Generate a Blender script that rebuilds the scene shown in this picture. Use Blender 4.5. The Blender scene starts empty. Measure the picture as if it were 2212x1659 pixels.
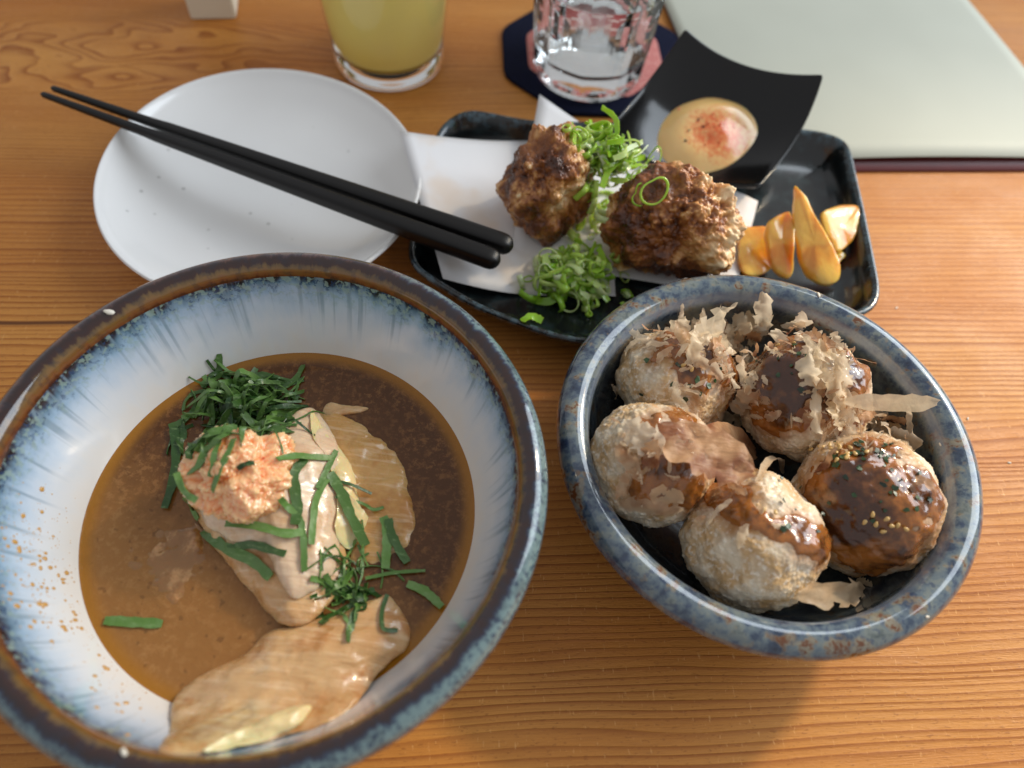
import bpy, bmesh, math, random
import numpy as np
from mathutils import Vector, Matrix
from mathutils.bvhtree import BVHTree

R = math.radians
sc = bpy.context.scene
col = sc.collection

# ------------------------------------------------------------------ camera
H = 0.265                       # camera height above the table top
PITCH, ROLL, FPX = R(58.0), R(6.5), 1600.0     # focal length in px of a 2212 px wide picture
fwd = Vector((0, math.cos(PITCH), -math.sin(PITCH)))
lev_up = Vector((0, math.sin(PITCH), math.cos(PITCH)))
right = Vector((math.cos(ROLL), 0, 0)) + lev_up * math.sin(ROLL)
up = Vector((-math.sin(ROLL), 0, 0)) + lev_up * math.cos(ROLL)
cam_d = bpy.data.cameras.new('camera')
cam = bpy.data.objects.new('camera', cam_d)
col.objects.link(cam)
M = Matrix.Identity(4)
for i in range(3):
    M[i][0] = right[i]; M[i][1] = up[i]; M[i][2] = -fwd[i]
M[2][3] = H
cam.matrix_world = M
cam_d.sensor_width = 36.0
cam_d.lens = FPX / 2212 * 36
cam_d.clip_start = 0.01
cam_d.clip_end = 50
cam_d.dof.use_dof = True
cam_d.dof.focus_distance = 0.268
cam_d.dof.aperture_fstop = 6.0
sc.camera = cam
CAM = Vector((0, 0, H))

# ------------------------------------------------------------------ light
w = bpy.data.worlds.new('World'); sc.world = w; w.use_nodes = True
bg = w.node_tree.nodes['Background']
bg.inputs[0].default_value = (0.96, 0.97, 1.0, 1); bg.inputs[1].default_value = 0.45

def aim(o, target):
    d = Vector(target) - o.location
    o.rotation_euler = d.to_track_quat('-Z', 'Y').to_euler()

def area(name, loc, target, sx, sy, power, colour):
    l = bpy.data.lights.new(name, 'AREA'); l.shape = 'RECTANGLE'; l.size = sx; l.size_y = sy
    l.energy = power; l.color = colour
    o = bpy.data.objects.new(name, l); col.objects.link(o); o.location = loc; aim(o, target)
    return o
area('window_light', (0.85, 0.62, 0.62), (0.0, 0.18, 0), 0.85, 0.85, 11.5, (0.82, 0.91, 1.0))
sl = bpy.data.lights.new('low_sunshine', 'SPOT'); sl.energy = 95; sl.color = (1.0, 0.80, 0.52)
sl.spot_size = R(16); sl.spot_blend = 0.75; sl.shadow_soft_size = 0.075
so = bpy.data.objects.new('low_sunshine', sl); col.objects.link(so)
so.location = (0.17 + 1.75 * math.cos(R(36)) * 0.75, 0.14 + 1.75 * math.cos(R(36)) * 0.66, 1.75 * math.sin(R(36)))
aim(so, (0.17, 0.14, 0))

sc.view_settings.view_transform = 'Standard'
sc.view_settings.look = 'None'
sc.view_settings.exposure = 0.1
sc.view_settings.gamma = 1.0
sc.view_settings.use_curve_mapping = False

# ------------------------------------------------------------------ helpers
def ray(px, py):
    x = (px - 1106) / FPX; y = -(py - 829.5) / FPX
    return (right * x + up * y + fwd).normalized()
def at(px, py, z=0.0):
    d = ray(px, py)
    return CAM + d * ((z - H) / d.z)
# pixel frames of the enlargements used while measuring
def Z2(x, y): return (x * .4298 + 274.3, y * .4298 + 740.6)
def Z3(x, y): return (x * .5292 + 1179.5, y * .5292 + 576)
def Z7(x, y): return (x * .4216 + 274.3, y * .4216 + 1207)

def hash3(i, j, k, s):
    n = (i.astype(np.int64) * 374761393 + j.astype(np.int64) * 668265263 + k.astype(np.int64) * 2147483647 + s * 1274126177) & 0xffffffff
    n = ((n ^ (n >> 13)) * 1274126177) & 0xffffffff
    n = ((n ^ (n >> 16)) * 2246822519) & 0xffffffff
    n = n ^ (n >> 15)
    return (n & 0xffffff) / float(0xffffff)
def vnoise(P, seed=0):
    P = np.asarray(P, float); I = np.floor(P).astype(np.int64); F = P - I; U = F * F * (3 - 2 * F)
    o = 0
    for a in (0, 1):
        for b in (0, 1):
            for c_ in (0, 1):
                wgt = (U[:, 0] if a else 1 - U[:, 0]) * (U[:, 1] if b else 1 - U[:, 1]) * (U[:, 2] if c_ else 1 - U[:, 2])
                o = o + wgt * hash3(I[:, 0] + a, I[:, 1] + b, I[:, 2] + c_, seed)
    return o * 2 - 1
def fbm(P, seed=0, octv=4, gain=.5):
    o = 0; a = 1.0; P = np.asarray(P, float)
    for k in range(octv):
        o = o + a * vnoise(P * (2.03 ** k) + 17.3 * k, seed + k); a *= gain
    return o
def worley(P, seed=0):
    P = np.asarray(P, float); I = np.floor(P).astype(np.int64); best = np.full(len(P), 9.0)
    for a in (-1, 0, 1):
        for b in (-1, 0, 1):
            for c_ in (-1, 0, 1):
                J = I + np.array([a, b, c_])
                q = np.stack([hash3(J[:, 0], J[:, 1], J[:, 2], seed + t) for t in (1, 2, 3)], 1) + J
                best = np.minimum(best, ((P - q) ** 2).sum(1))
    return np.sqrt(best)

def mesh_obj(name, verts, faces, mat, parent=None, smooth=True, attrs=None):
    me = bpy.data.meshes.new(name)
    me.from_pydata([tuple(v) for v in verts], [], [tuple(int(i) for i in f) for f in faces])
    me.update()
    if smooth: me.polygons.foreach_set('use_smooth', [True] * len(me.polygons))
    if attrs:
        for k, v in attrs.items():
            a = me.attributes.new(k, 'FLOAT', 'POINT'); a.data.foreach_set('value', np.asarray(v, np.float32))
    if mat: me.materials.append(mat)
    o = bpy.data.objects.new(name, me); col.objects.link(o)
    if parent: o.parent = parent
    return o
def empty(name, loc):
    o = bpy.data.objects.new(name, None); col.objects.link(o); o.location = loc; o.empty_display_size = .01
    return o
def tag(o, label, cat, group=None, kind=None):
    o['label'] = label; o['category'] = cat
    if group: o['group'] = group
    if kind: o['kind'] = kind
    return o

def lathe(profile, seg=192, closed=False):
    """profile list of (r,z); returns verts, faces, arc attribute"""
    V = []; A = []; F = []; arc = 0; prev = None; rings = []
    for (r, z) in profile:
        if prev: arc += math.hypot(r - prev[0], z - prev[1])
        prev = (r, z)
        if r < 1e-6:
            rings.append([len(V)]); V.append((0, 0, z)); A.append(arc)
        else:
            base = len(V); rings.append(list(range(base, base + seg)))
            for i in range(seg):
                t = 2 * math.pi * i / seg; V.append((r * math.cos(t), r * math.sin(t), z)); A.append(arc)
    for a, b in zip(rings[:-1], rings[1:]):
        if len(a) == 1 and len(b) == 1: continue
        for i in range(seg):
            j = (i + 1) % seg
            if len(a) == 1: F.append((a[0], b[j], b[i]))
            elif len(b) == 1: F.append((a[i], a[j], b[0]))
            else: F.append((a[i], a[j], b[j], b[i]))
    return V, F, A
def smooth_profile(pts, n=8):
    """Catmull-Rom through the points"""
    P = [np.array(p, float) for p in pts]; out = []
    for i in range(len(P) - 1):
        p0 = P[max(i - 1, 0)]; p1 = P[i]; p2 = P[i + 1]; p3 = P[min(i + 2, len(P) - 1)]
        for k in range(n):
            t = k / n
            q = .5 * ((2 * p1) + (-p0 + p2) * t + (2 * p0 - 5 * p1 + 4 * p2 - p3) * t * t + (-p0 + 3 * p1 - 3 * p2 + p3) * t ** 3)
            out.append(q)
    out.append(P[-1]); return out
def closed_spline(pts, n):
    P = [np.array(p, float) for p in pts]; m = len(P); out = []
    for k in range(n):
        u = k / n * m; i = int(u); t = u - i
        p0, p1, p2, p3 = P[(i - 1) % m], P[i % m], P[(i + 1) % m], P[(i + 2) % m]
        out.append(.5 * ((2 * p1) + (-p0 + p2) * t + (2 * p0 - 5 * p1 + 4 * p2 - p3) * t * t + (-p0 + 3 * p1 - 3 * p2 + p3) * t ** 3))
    return out

# ray-casting on what is already built, so that things rest on each other
class Ground:
    def __init__(self): self.t = []
    def add(self, o):
        mw = Matrix.Translation(o.parent.location) @ o.matrix_basis if o.parent else o.matrix_basis
        vs = [mw @ v.co for v in o.data.vertices]
        self.t.append(BVHTree.FromPolygons(vs, [tuple(p.vertices) for p in o.data.polygons]))
    def cast(self, org, d):
        best = None
        for t in self.t:
            h = t.ray_cast(org, d)
            if h[0] is not None and (best is None or h[3] < best[2]):
                n = h[1]
                if n.dot(d) > 0: n = -n
                best = (h[0], n, h[3])
        return best
    def hit(self, px, py, z=0.0):
        h = self.cast(CAM, ray(px, py))
        return (h[0], h[1]) if h else (at(px, py, z), Vector((0, 0, 1)))
    def down(self, x, y, z=0.0):
        h = self.cast(Vector((x, y, .25)), Vector((0, 0, -1)))
        return (h[0], h[1]) if h else (Vector((x, y, z)), Vector((0, 0, 1)))

# ------------------------------------------------------------------ node helpers
def lin(v):
    v /= 255.0
    return v / 12.92 if v <= .04045 else ((v + .055) / 1.055) ** 2.4
def C(r, g, b): return (lin(r), lin(g), lin(b), 1)

class Mat:
    def __init__(s, name, rough=.5, **kw):
        s.m = bpy.data.materials.new(name); s.m.use_nodes = True; s.nt = s.m.node_tree
        s.b = s.nt.nodes['Principled BSDF']; s.b.inputs['Roughness'].default_value = rough
        for k, v in kw.items(): s.set(k.replace('_', ' '), v)
        s._tc = None
    def set(s, k, v):
        if isinstance(v, bpy.types.NodeSocket): s.nt.links.new(v, s.b.inputs[k])
        else: s.b.inputs[k].default_value = v
    def n(s, t): return s.nt.nodes.new(t)
    def lk(s, a, b):
        if isinstance(a, bpy.types.NodeSocket): s.nt.links.new(a, b)
        else: b.default_value = a
    @property
    def obj(s):
        if not s._tc: s._tc = s.n('ShaderNodeTexCoord')
        return s._tc.outputs['Object']
    def vec(s, v, scale=(1, 1, 1), loc=(0, 0, 0)):
        m = s.n('ShaderNodeMapping'); s.lk(v, m.inputs['Vector']); m.inputs['Scale'].default_value = scale
        m.inputs['Location'].default_value = loc; return m.outputs[0]
    def sep(s, v):
        x = s.n('ShaderNodeSeparateXYZ'); s.lk(v, x.inputs[0]); return x.outputs
    def comb(s, x, y, z):
        k = s.n('ShaderNodeCombineXYZ')
        for i, q in enumerate((x, y, z)): s.lk(q, k.inputs[i])
        return k.outputs[0]
    def noise(s, scale, detail=3, v=None, rough=.55, dist=0, colour=False):
        t = s.n('ShaderNodeTexNoise'); s.lk(v if v is not None else s.obj, t.inputs['Vector'])
        t.inputs['Scale'].default_value = scale; t.inputs['Detail'].default_value = detail
        t.inputs['Roughness'].default_value = rough; t.inputs['Distortion'].default_value = dist
        return t.outputs['Color' if colour else 'Fac']
    def voro(s, scale, v=None, feat='F1', out='Distance', rnd=1.0):
        t = s.n('ShaderNodeTexVoronoi'); t.feature = feat; s.lk(v if v is not None else s.obj, t.inputs['Vector'])
        t.inputs['Scale'].default_value = scale; t.inputs['Randomness'].default_value = rnd; return t.outputs[out]
    def math(s, op, a, b=0.0, c=0.0, clamp=False):
        t = s.n('ShaderNodeMath'); t.operation = op; t.use_clamp = clamp
        for i, q in enumerate((a, b, c)): s.lk(q, t.inputs[i])
        return t.outputs[0]
    def rng(s, v, a, b, lo=0.0, hi=1.0, smooth=True):
        t = s.n('ShaderNodeMapRange'); t.interpolation_type = 'SMOOTHSTEP' if smooth else 'LINEAR'
        s.lk(v, t.inputs['Value']); t.inputs['From Min'].default_value = a; t.inputs['From Max'].default_value = b
        t.inputs['To Min'].default_value = lo; t.inputs['To Max'].default_value = hi; return t.outputs[0]
    def ramp(s, f, stops, interp='LINEAR'):
        t = s.n('ShaderNodeValToRGB'); s.lk(f, t.inputs[0]); r = t.color_ramp; r.interpolation = interp
        while len(r.elements) < len(stops): r.elements.new(.5)
        for e, (p, c_) in zip(r.elements, stops): e.position = p; e.color = c_
        return t.outputs[0]
    def mix(s, f, a, b, mode='MIX'):
        t = s.n('ShaderNodeMix'); t.data_type = 'RGBA'; t.blend_type = mode; t.clamp_factor = True
        s.lk(f, t.inputs[0]); s.lk(a, t.inputs[6]); s.lk(b, t.inputs[7]); return t.outputs[2]
    def attr(s, name):
        t = s.n('ShaderNodeAttribute'); t.attribute_name = name; return t.outputs['Fac']
    def bump(s, h, strength=.5, dist=.001, prev=None):
        t = s.n('ShaderNodeBump'); s.lk(h, t.inputs['Height']); t.inputs['Strength'].default_value = strength
        t.inputs['Distance'].default_value = dist
        if prev is not None: s.lk(prev, t.inputs['Normal'])
        s.lk(t.outputs[0], s.b.inputs['Normal']); return t.outputs[0]
    def rand(s):
        t = s.n('ShaderNodeObjectInfo'); return t.outputs['Random']
    def translucent(s, fac, colour):
        out = [n for n in s.nt.nodes if n.type == 'OUTPUT_MATERIAL'][0]
        tr = s.n('ShaderNodeBsdfTranslucent'); s.lk(colour, tr.inputs['Color'])
        mx = s.n('ShaderNodeMixShader'); s.lk(fac, mx.inputs[0])
        s.nt.links.new(s.b.outputs[0], mx.inputs[1]); s.nt.links.new(tr.outputs[0], mx.inputs[2])
        s.nt.links.new(mx.outputs[0], out.inputs['Surface'])
        return mx

# ------------------------------------------------------------------ table
def wood(name, seedx, knot=None, streak=None):
    m = Mat(name, rough=.45)
    o = m.sep(m.obj)
    big = m.noise(1.0, 2, m.comb(m.math('MULTIPLY', o[0], 5.0), m.math('MULTIPLY', o[1], 16.0), seedx))
    mid = m.noise(1.0, 2, m.comb(m.math('MULTIPLY', o[0], 14.0), m.math('MULTIPLY', o[1], 60.0), seedx + 3))
    lowy = m.noise(1.0, 2, m.comb(m.math('MULTIPLY', o[0], .6), m.math('MULTIPLY', o[1], 45.0), seedx + 7))
    v = m.math('MULTIPLY_ADD', m.math('SUBTRACT', big, .5), .012, o[1])
    v = m.math('MULTIPLY_ADD', m.math('SUBTRACT', mid, .5), .0016, v)
    ph = m.math('MULTIPLY', v, 1 / .0031)
    ph = m.math('MULTIPLY_ADD', m.math('SUBTRACT', lowy, .5), 5.0, ph)
    if knot:
        dx = m.math('MULTIPLY', m.math('SUBTRACT', o[0], knot[0]), 1 / knot[2]); dy = m.math('MULTIPLY', m.math('SUBTRACT', o[1], knot[1]), 1 / knot[3])
        d2 = m.math('ADD', m.math('MULTIPLY', dx, dx), m.math('MULTIPLY', dy, dy))
        g = m.math('POWER', 2.718, m.math('MULTIPLY', d2, -1.0))
        kn = m.noise(1.0, 2, m.comb(m.math('MULTIPLY', o[0], 12.0), m.math('MULTIPLY', o[1], 30.0), seedx + 1))
        rel = m.math('SUBTRACT', ph, knot[1] / .0031)
        ph = m.math('MULTIPLY', rel, m.math('MULTIPLY_ADD', m.math('MINIMUM', m.math('MULTIPLY', g, 1.6), 1.0), -.84, 1.0))
        ph = m.math('MULTIPLY_ADD', m.math('MULTIPLY', m.math('MINIMUM', m.math('MULTIPLY', g, 1.6), 1.0), m.math('SUBTRACT', kn, .5)), 11.0, ph)
    fr = m.math('FRACT', ph)
    prof = m.ramp(fr, [(0, (0, 0, 0, 1)), (.10, (0.05, .05, .05, 1)), (.55, (.25, .25, .25, 1)), (.80, (.75, .75, .75, 1)), (.93, (1, 1, 1, 1)), (1, (0.05, .05, .05, 1))])
    amp = m.noise(1.0, 3, m.comb(m.math('MULTIPLY', o[0], 9.0), m.math('MULTIPLY', o[1], 160.0), seedx + 11))
    amp = m.rng(amp, .25, .7, .45, 1.0)
    ring = m.math('MULTIPLY', prof, amp)
    fib = m.noise(1.0, 3, m.comb(m.math('MULTIPLY', o[0], 60.0), m.math('MULTIPLY', o[1], 2600.0), 0.0), rough=.7)
    pore = m.noise(1.0, 2, m.comb(m.math('MULTIPLY', o[0], 420.0), m.math('MULTIPLY', o[1], 1900.0), 4.0), rough=.6)
    tone = m.noise(1.0, 3, m.comb(m.math('MULTIPLY', o[0], 4.0), m.math('MULTIPLY', o[1], 22.0), seedx + 5))
    base = m.mix(m.rng(tone, .3, .7), C(210, 146, 70), C(196, 124, 50))
    late = m.mix(tone, C(142, 74, 22), C(156, 88, 32))
    colr = m.mix(m.math('MULTIPLY', ring, 1.0), base, late)
    colr = m.mix(m.rng(fib, .35, .75, 0, .3), colr, C(138, 78, 34))
    colr = m.mix(m.rng(pore, .66, .74, 0, .35), colr, C(220, 162, 92))
    scr = m.noise(1.0, 2, m.vec(m.obj, (900, 240, 1)), rough=.6)      # dents and rubbed-up fibres
    colr = m.mix(m.rng(scr, .64, .72, 0, .5), colr, C(226, 172, 106))
    scr2 = m.noise(1.0, 2, m.vec(m.obj, (300, 1100, 1), (3, 1, 0)), rough=.7)
    colr = m.mix(m.rng(scr2, .58, .70, 0, .45), colr, C(128, 68, 26))
    if streak is not None:      # one dark resin streak in the board
        dy_ = m.math('ABSOLUTE', m.math('SUBTRACT', v, streak - .0012))
        sk = m.math('MULTIPLY', m.rng(dy_, .0004, .0016, .85, 0), m.rng(o[0], -.16, -.06, 1, 0))
        colr = m.mix(sk, colr, C(70, 26, 8))
    m.set('Base Color', colr)
    h = m.math('ADD', m.math('ADD', m.math('MULTIPLY', ring, .7), m.math('MULTIPLY', fib, .45)), m.math('MULTIPLY', scr2, .5))
    m.bump(h, .55, .0006)
    rg = m.noise(30, 3)
    m.set('Roughness', m.math('ADD', m.rng(rg, .3, .7, .38, .52), m.math('MULTIPLY', ring, .12)))
    m.set('Specular IOR Level', .32)
    return m.m
GA = R(8.3)
seam = at(0, 690)
def loc2tab(p):     # world xy -> table coordinates
    return (p[0] * math.cos(GA) + p[1] * math.sin(GA), -p[0] * math.sin(GA) + p[1] * math.cos(GA))
sy = loc2tab(seam)[1]
kn = loc2tab(at(190, 130))
bm = bmesh.new(); bmesh.ops.create_cube(bm, size=1)
for v in bm.verts: v.co = Vector((v.co.x * 1.5, sy + .04 + v.co.y * .76, -.015 + v.co.z * .03))
bmesh.ops.bevel(bm, geom=bm.edges[:], offset=.003, segments=3, affect='EDGES')
me = bpy.data.meshes.new('wooden_table'); bm.to_mesh(me); bm.free(); me.materials.append(wood('wood_board', 1.7, (kn[0] - .01, kn[1] + .004, .15, .045), sy))
table = bpy.data.objects.new('wooden_table', me); col.objects.link(table); table.rotation_euler.z = GA
tag(table, 'orange brown table top of straight grained softwood', 'table')
ground = Ground()

# ------------------------------------------------------------------ ceramics
BIG = Vector((-.0703, .0872, 0)); SMALL = Vector((.0908, .1295, 0))
SOUP_Z = .030
def big_glaze():
    m = Mat('brown_blue_glaze', rough=.07, Coat_Weight=.6, Coat_Roughness=.04)
    o = m.sep(m.obj)
    ang = m.n('ShaderNodeVectorMath'); ang.operation = 'NORMALIZE'; m.lk(m.comb(o[0], o[1], 0.0), ang.inputs[0])
    a = m.sep(ang.outputs[0]); arc = m.attr('arc')
    jag = m.noise(1.0, 4, m.comb(m.math('MULTIPLY', a[0], 26.0), m.math('MULTIPLY', a[1], 26.0), m.math('MULTIPLY', arc, 60.0)), rough=.65)
    jag2 = m.noise(1.0, 3, m.comb(m.math('MULTIPLY', a[0], 3.0), m.math('MULTIPLY', a[1], 3.0), 3.0))
    drip = m.noise(1.0, 3, m.comb(m.math('MULTIPLY', a[0], 11.0), m.math('MULTIPLY', a[1], 11.0), m.math('MULTIPLY', arc, 60.0)), rough=.6)
    dr = m.math('ADD', m.math('MULTIPLY', m.math('SUBTRACT', jag, .5), .0055), m.math('MULTIPLY', m.math('SUBTRACT', jag2, .5), .0035))
    s = m.math('ADD', arc, dr)
    return m, o, a, arc, s, jag, drip
prof_in = smooth_profile([(0, .0115), (.030, .0125), (.049, .0180), (.0612, .0280), (.0690, .0415), (.0740, .0545), (.0756, .0600)], 8)
prof_rim = smooth_profile([(.0756, .0600), (.0762, .0628), (.0778, .0650), (.0800, .0658), (.0824, .0648), (.0843, .0622), (.0848, .0590), (.0838, .0560), (.0822, .0535)], 6)
prof_out = smooth_profile([(.0822, .0535), (.0780, .0470), (.0700, .0345), (.0590, .0200), (.0480, .0100), (.0425, .0075)], 6) + [(.0415, .0070), (.0408, .0006), (.0400, 0), (.0352, 0), (.0345, .0006), (.0340, .0045), (0, .0045)]
def bowl_parts(loc, parts, name):
    root = empty(name, loc); off = 0; obs = []
    for pn, pr, mt in parts:
        V, F, A = lathe(pr, 224); A = [x + off for x in A]; off = A[-1]
        obs.append(mesh_obj(pn, V, F, mt, root, attrs={'arc': A}))
    return root, obs
arc_in = sum(math.hypot(b[0] - a[0], b[1] - a[1]) for a, b in zip(prof_in[:-1], prof_in[1:]))
arc_rim = sum(math.hypot(b[0] - a[0], b[1] - a[1]) for a, b in zip(prof_rim[:-1], prof_rim[1:]))
# inside: white with blue speckle running down from the rim
m, o, a, arc, s, jag, drip = big_glaze()
d = m.math('SUBTRACT', arc_in, arc)                                    # distance below the inner lip
d = m.math('ADD', d, m.math('MULTIPLY', m.math('SUBTRACT', drip, .5), .013))
white = m.mix(m.noise(14, 2), C(234, 231, 226), C(226, 220, 213))
veil = m.ramp(m.rng(d, .0, .030, 0, 1, False), [(0, C(40, 30, 34)), (.04, C(52, 54, 68)), (.09, C(98, 126, 146)), (.22, C(158, 184, 206)), (.42, C(200, 214, 228)), (.66, C(222, 226, 230)), (1, C(232, 230, 226))])
streak = m.noise(1.0, 2, m.comb(m.math('MULTIPLY', a[0], 34.0), m.math('MULTIPLY', a[1], 34.0), m.math('MULTIPLY', arc, 14.0)), rough=.5)
veil = m.mix(m.math('MULTIPLY', m.rng(streak, .52, .70), m.rng(d, .006, .026, .75, 0)), veil, C(128, 150, 164))
d = m.math('ADD', d, m.math('MULTIPLY', m.math('SUBTRACT', jag, .5), .003)); spk = m.noise(520, 3, rough=.7)
veil = m.mix(m.math('MULTIPLY', m.rng(spk, .53, .60), m.rng(d, .001, .010, .85, 0)), veil, C(48, 70, 104))
spk2 = m.noise(480, 2, m.vec(m.obj, (1, 1, 1), (5, 2, 1)))
veil = m.mix(m.math('MULTIPLY', m.rng(spk2, .53, .62), m.rng(d, .002, .014, .7, 0)), veil, C(150, 172, 160))
m.set('Base Color', m.mix(m.rng(d, .024, .032), veil, white))
m.bump(m.noise(300, 2), .04, .0004); in_m = m.m
# rim
m, o, a, arc, s, jag, drip = big_glaze()
u = m.math('SUBTRACT', s, arc_in)
k = arc_rim
stops = [(0, C(92, 50, 30)), (.05, C(128, 76, 40)), (.15, C(124, 90, 44)), (.20, C(98, 74, 40)), (.235, C(54, 26, 18)), (.34, C(36, 22, 22)), (.38, C(36, 44, 66)), (.42, C(98, 120, 124)), (.60, C(116, 138, 138)), (.70, C(60, 88, 112)), (.82, C(26, 32, 52)), (1, C(40, 26, 24))]
rc = m.ramp(m.math('DIVIDE', u, k), stops)
spk = m.noise(760, 2, rough=.6)
msk = m.math('MULTIPLY', m.rng(spk, .55, .60), m.math('MULTIPLY', m.rng(u, .36 * k, .42 * k), m.rng(u, .74 * k, .9 * k, 1, 0)))
rc = m.mix(m.math('MULTIPLY', msk, .85), rc, C(24, 40, 70))
big_ang = m.noise(1.0, 2, m.comb(m.math('MULTIPLY', a[0], 2.2), m.math('MULTIPLY', a[1], 2.2), 9.0))
back = m.math('MULTIPLY', m.rng(m.math('MULTIPLY_ADD', a[0], -.55, m.math('MULTIPLY', a[1], .62)), .15, .65), m.rng(big_ang, .35, .6, .65, 1))
rust = m.mix(m.rng(m.noise(220, 3), .4, .65), C(112, 66, 36), C(66, 40, 28))
rc = m.mix(m.math('MULTIPLY', back, m.math('MULTIPLY', .9, m.rng(u, .3 * k, .42 * k))), rc, m.mix(m.rng(u, .62 * k, .8 * k), rust, C(62, 62, 50)))
rc = m.mix(m.rng(m.noise(240, 3), .5, .62, 0, .35), rc, C(30, 34, 48)); m.set('Base Color', rc); m.bump(m.noise(420, 2), .05, .0004); rim_m = m.m
m, o, a, arc, s, jag, drip = big_glaze()
m.set('Base Color', m.mix(m.rng(m.noise(160, 4), .4, .62), C(46, 30, 26), C(30, 38, 56))); out_m = m.m
ramen, (b_in, b_rim, b_out) = bowl_parts(BIG, [('interior', prof_in, in_m), ('rim', prof_rim, rim_m), ('outer_wall', prof_out, out_m)], 'ramen_bowl')
tag(ramen, 'large stoneware soup bowl, white inside with blue drips under a brown rim', 'bowl')

def blue_glaze():
    m = Mat('blue_speckle_glaze', rough=.10, Coat_Weight=.7, Coat_Roughness=.04)
    n1 = m.noise(150, 4, rough=.62); n2 = m.noise(120, 3, m.vec(m.obj, (1, 1, 1), (3, 1, 7)), rough=.6); n3 = m.noise(420, 2)
    c_ = m.ramp(n1, [(.28, C(26, 36, 58)), (.40, C(50, 64, 84)), (.50, C(88, 102, 112)), (.60, C(110, 118, 116)), (.72, C(70, 80, 82))])
    c_ = m.mix(m.rng(n3, .55, .66, 0, .65), c_, C(44, 58, 86))
    rsel = m.noise(150, 3, m.vec(m.obj, (1, 1, 1), (9, 4, 2)), rough=.55)
    rust = m.math('MULTIPLY', m.rng(rsel, .57, .66), m.rng(m.noise(520, 2, m.vec(m.obj, (1, 1, 1), (1, 8, 3))), .44, .58))
    c_ = m.mix(m.rng(rsel, .54, .64, 0, .5), c_, C(150, 132, 96))
    c_ = m.mix(m.math('MULTIPLY', rust, .95), c_, C(96, 52, 20))
    # inside the glaze is darker; a pale blue highlight is painted along the inner lip
    arc = m.attr('arc')
    c_ = m.mix(m.math('MULTIPLY', m.rng(arc, A_IN - .006, A_IN - .001, 1, 0), .72), c_, m.mix(n2, C(26, 30, 34), C(52, 52, 46)))
    lip = m.math('MULTIPLY', m.rng(arc, A_IN - .0035, A_IN + .0005), m.rng(arc, A_IN + .001, A_IN + .0042, 1, 0))
    c_ = m.mix(m.math('MULTIPLY', lip, .5), c_, C(150, 164, 186))
    m.set('Base Color', c_)
    m.bump(m.noise(260, 2), .05, .0004)
    return m.m
sp_in = smooth_profile([(0, .0080), (.030, .0085), (.046, .0130), (.0555, .0215), (.0606, .0310), (.0622, .0385), (.0626, .0400)], 8)
A_IN = sum(math.hypot(b[0] - a[0], b[1] - a[1]) for a, b in zip(sp_in[:-1], sp_in[1:]))
sp_rim = smooth_profile([(.0626, .0400), (.0634, .0424), (.0652, .0440), (.0684, .0448), (.0714, .0438), (.0734, .0416), (.0739, .0390), (.0724, .0362), (.0698, .0342)], 6)
sp_out = smooth_profile([(.0698, .0342), (.0655, .0285), (.0600, .0170), (.0530, .0085), (.0440, .0055)], 6) + [(.0430, .0052), (.0424, .0005), (.0418, 0), (.0362, 0), (.0356, .0005), (.0352, .0030), (0, .0030)]
bg_m = blue_glaze()
sbowl, (s_in, s_rim, s_out) = bowl_parts(SMALL, [('interior', sp_in, bg_m), ('rim', sp_rim, bg_m), ('outer_wall', sp_out, bg_m)], 'small_bowl')
tag(sbowl, 'small mottled blue glazed bowl with rust specks holding fried balls', 'bowl')

# white plate
m = Mat('white_glaze', rough=.22, Coat_Weight=.4, Coat_Roughness=.08)
pit = m.rng(m.voro(95), .04, .13, 1, 0)
pit = m.math('MULTIPLY', pit, m.rng(m.voro(95, out='Color'), .32, .4))
m.set('Base Color', m.mix(m.math('MULTIPLY', pit, .5), m.mix(m.noise(20, 3), C(236, 235, 233), C(229, 227, 224)), C(150, 148, 142)))
m.bump(m.math('ADD', m.math('MULTIPLY', pit, -.6), m.math('MULTIPLY', m.noise(60, 2), .3)), .25, .0006)
pp = smooth_profile([(0, .0038), (.025, .0042), (.044, .0068), (.058, .0110), (.0685, .0172), (.0722, .0206), (.0735, .0212), (.0742, .0204)], 6) + smooth_profile([(.0742, .0204), (.066, .0100), (.052, .0040), (.042, .0026)], 4)[1:] + [(.0415, .0024), (.041, .0), (.036, 0), (.0355, .0022), (0, .0022)]
V, F, A = lathe(pp, 160)
V = np.array(V)
th = np.arctan2(V[:, 1], V[:, 0]); k = 1 + .028 * np.cos(2 * (th - R(118))) + .012 * np.cos(3 * th + .6)
V[:, 0] *= k; V[:, 1] *= k; V[:, 2] += .0012 * np.cos(2 * th) * np.clip((np.hypot(V[:, 0], V[:, 1]) - .04) / .03, 0, 1)
V[:, 2] = np.where(np.array([q[2] for q in V]) < .0001, 0, V[:, 2])
plate = mesh_obj('side_plate', V, F, m.m); plate.location = (-.1255, .2520, 0)
tag(plate, 'empty uneven white ceramic plate under the black chopsticks', 'plate')

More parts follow.
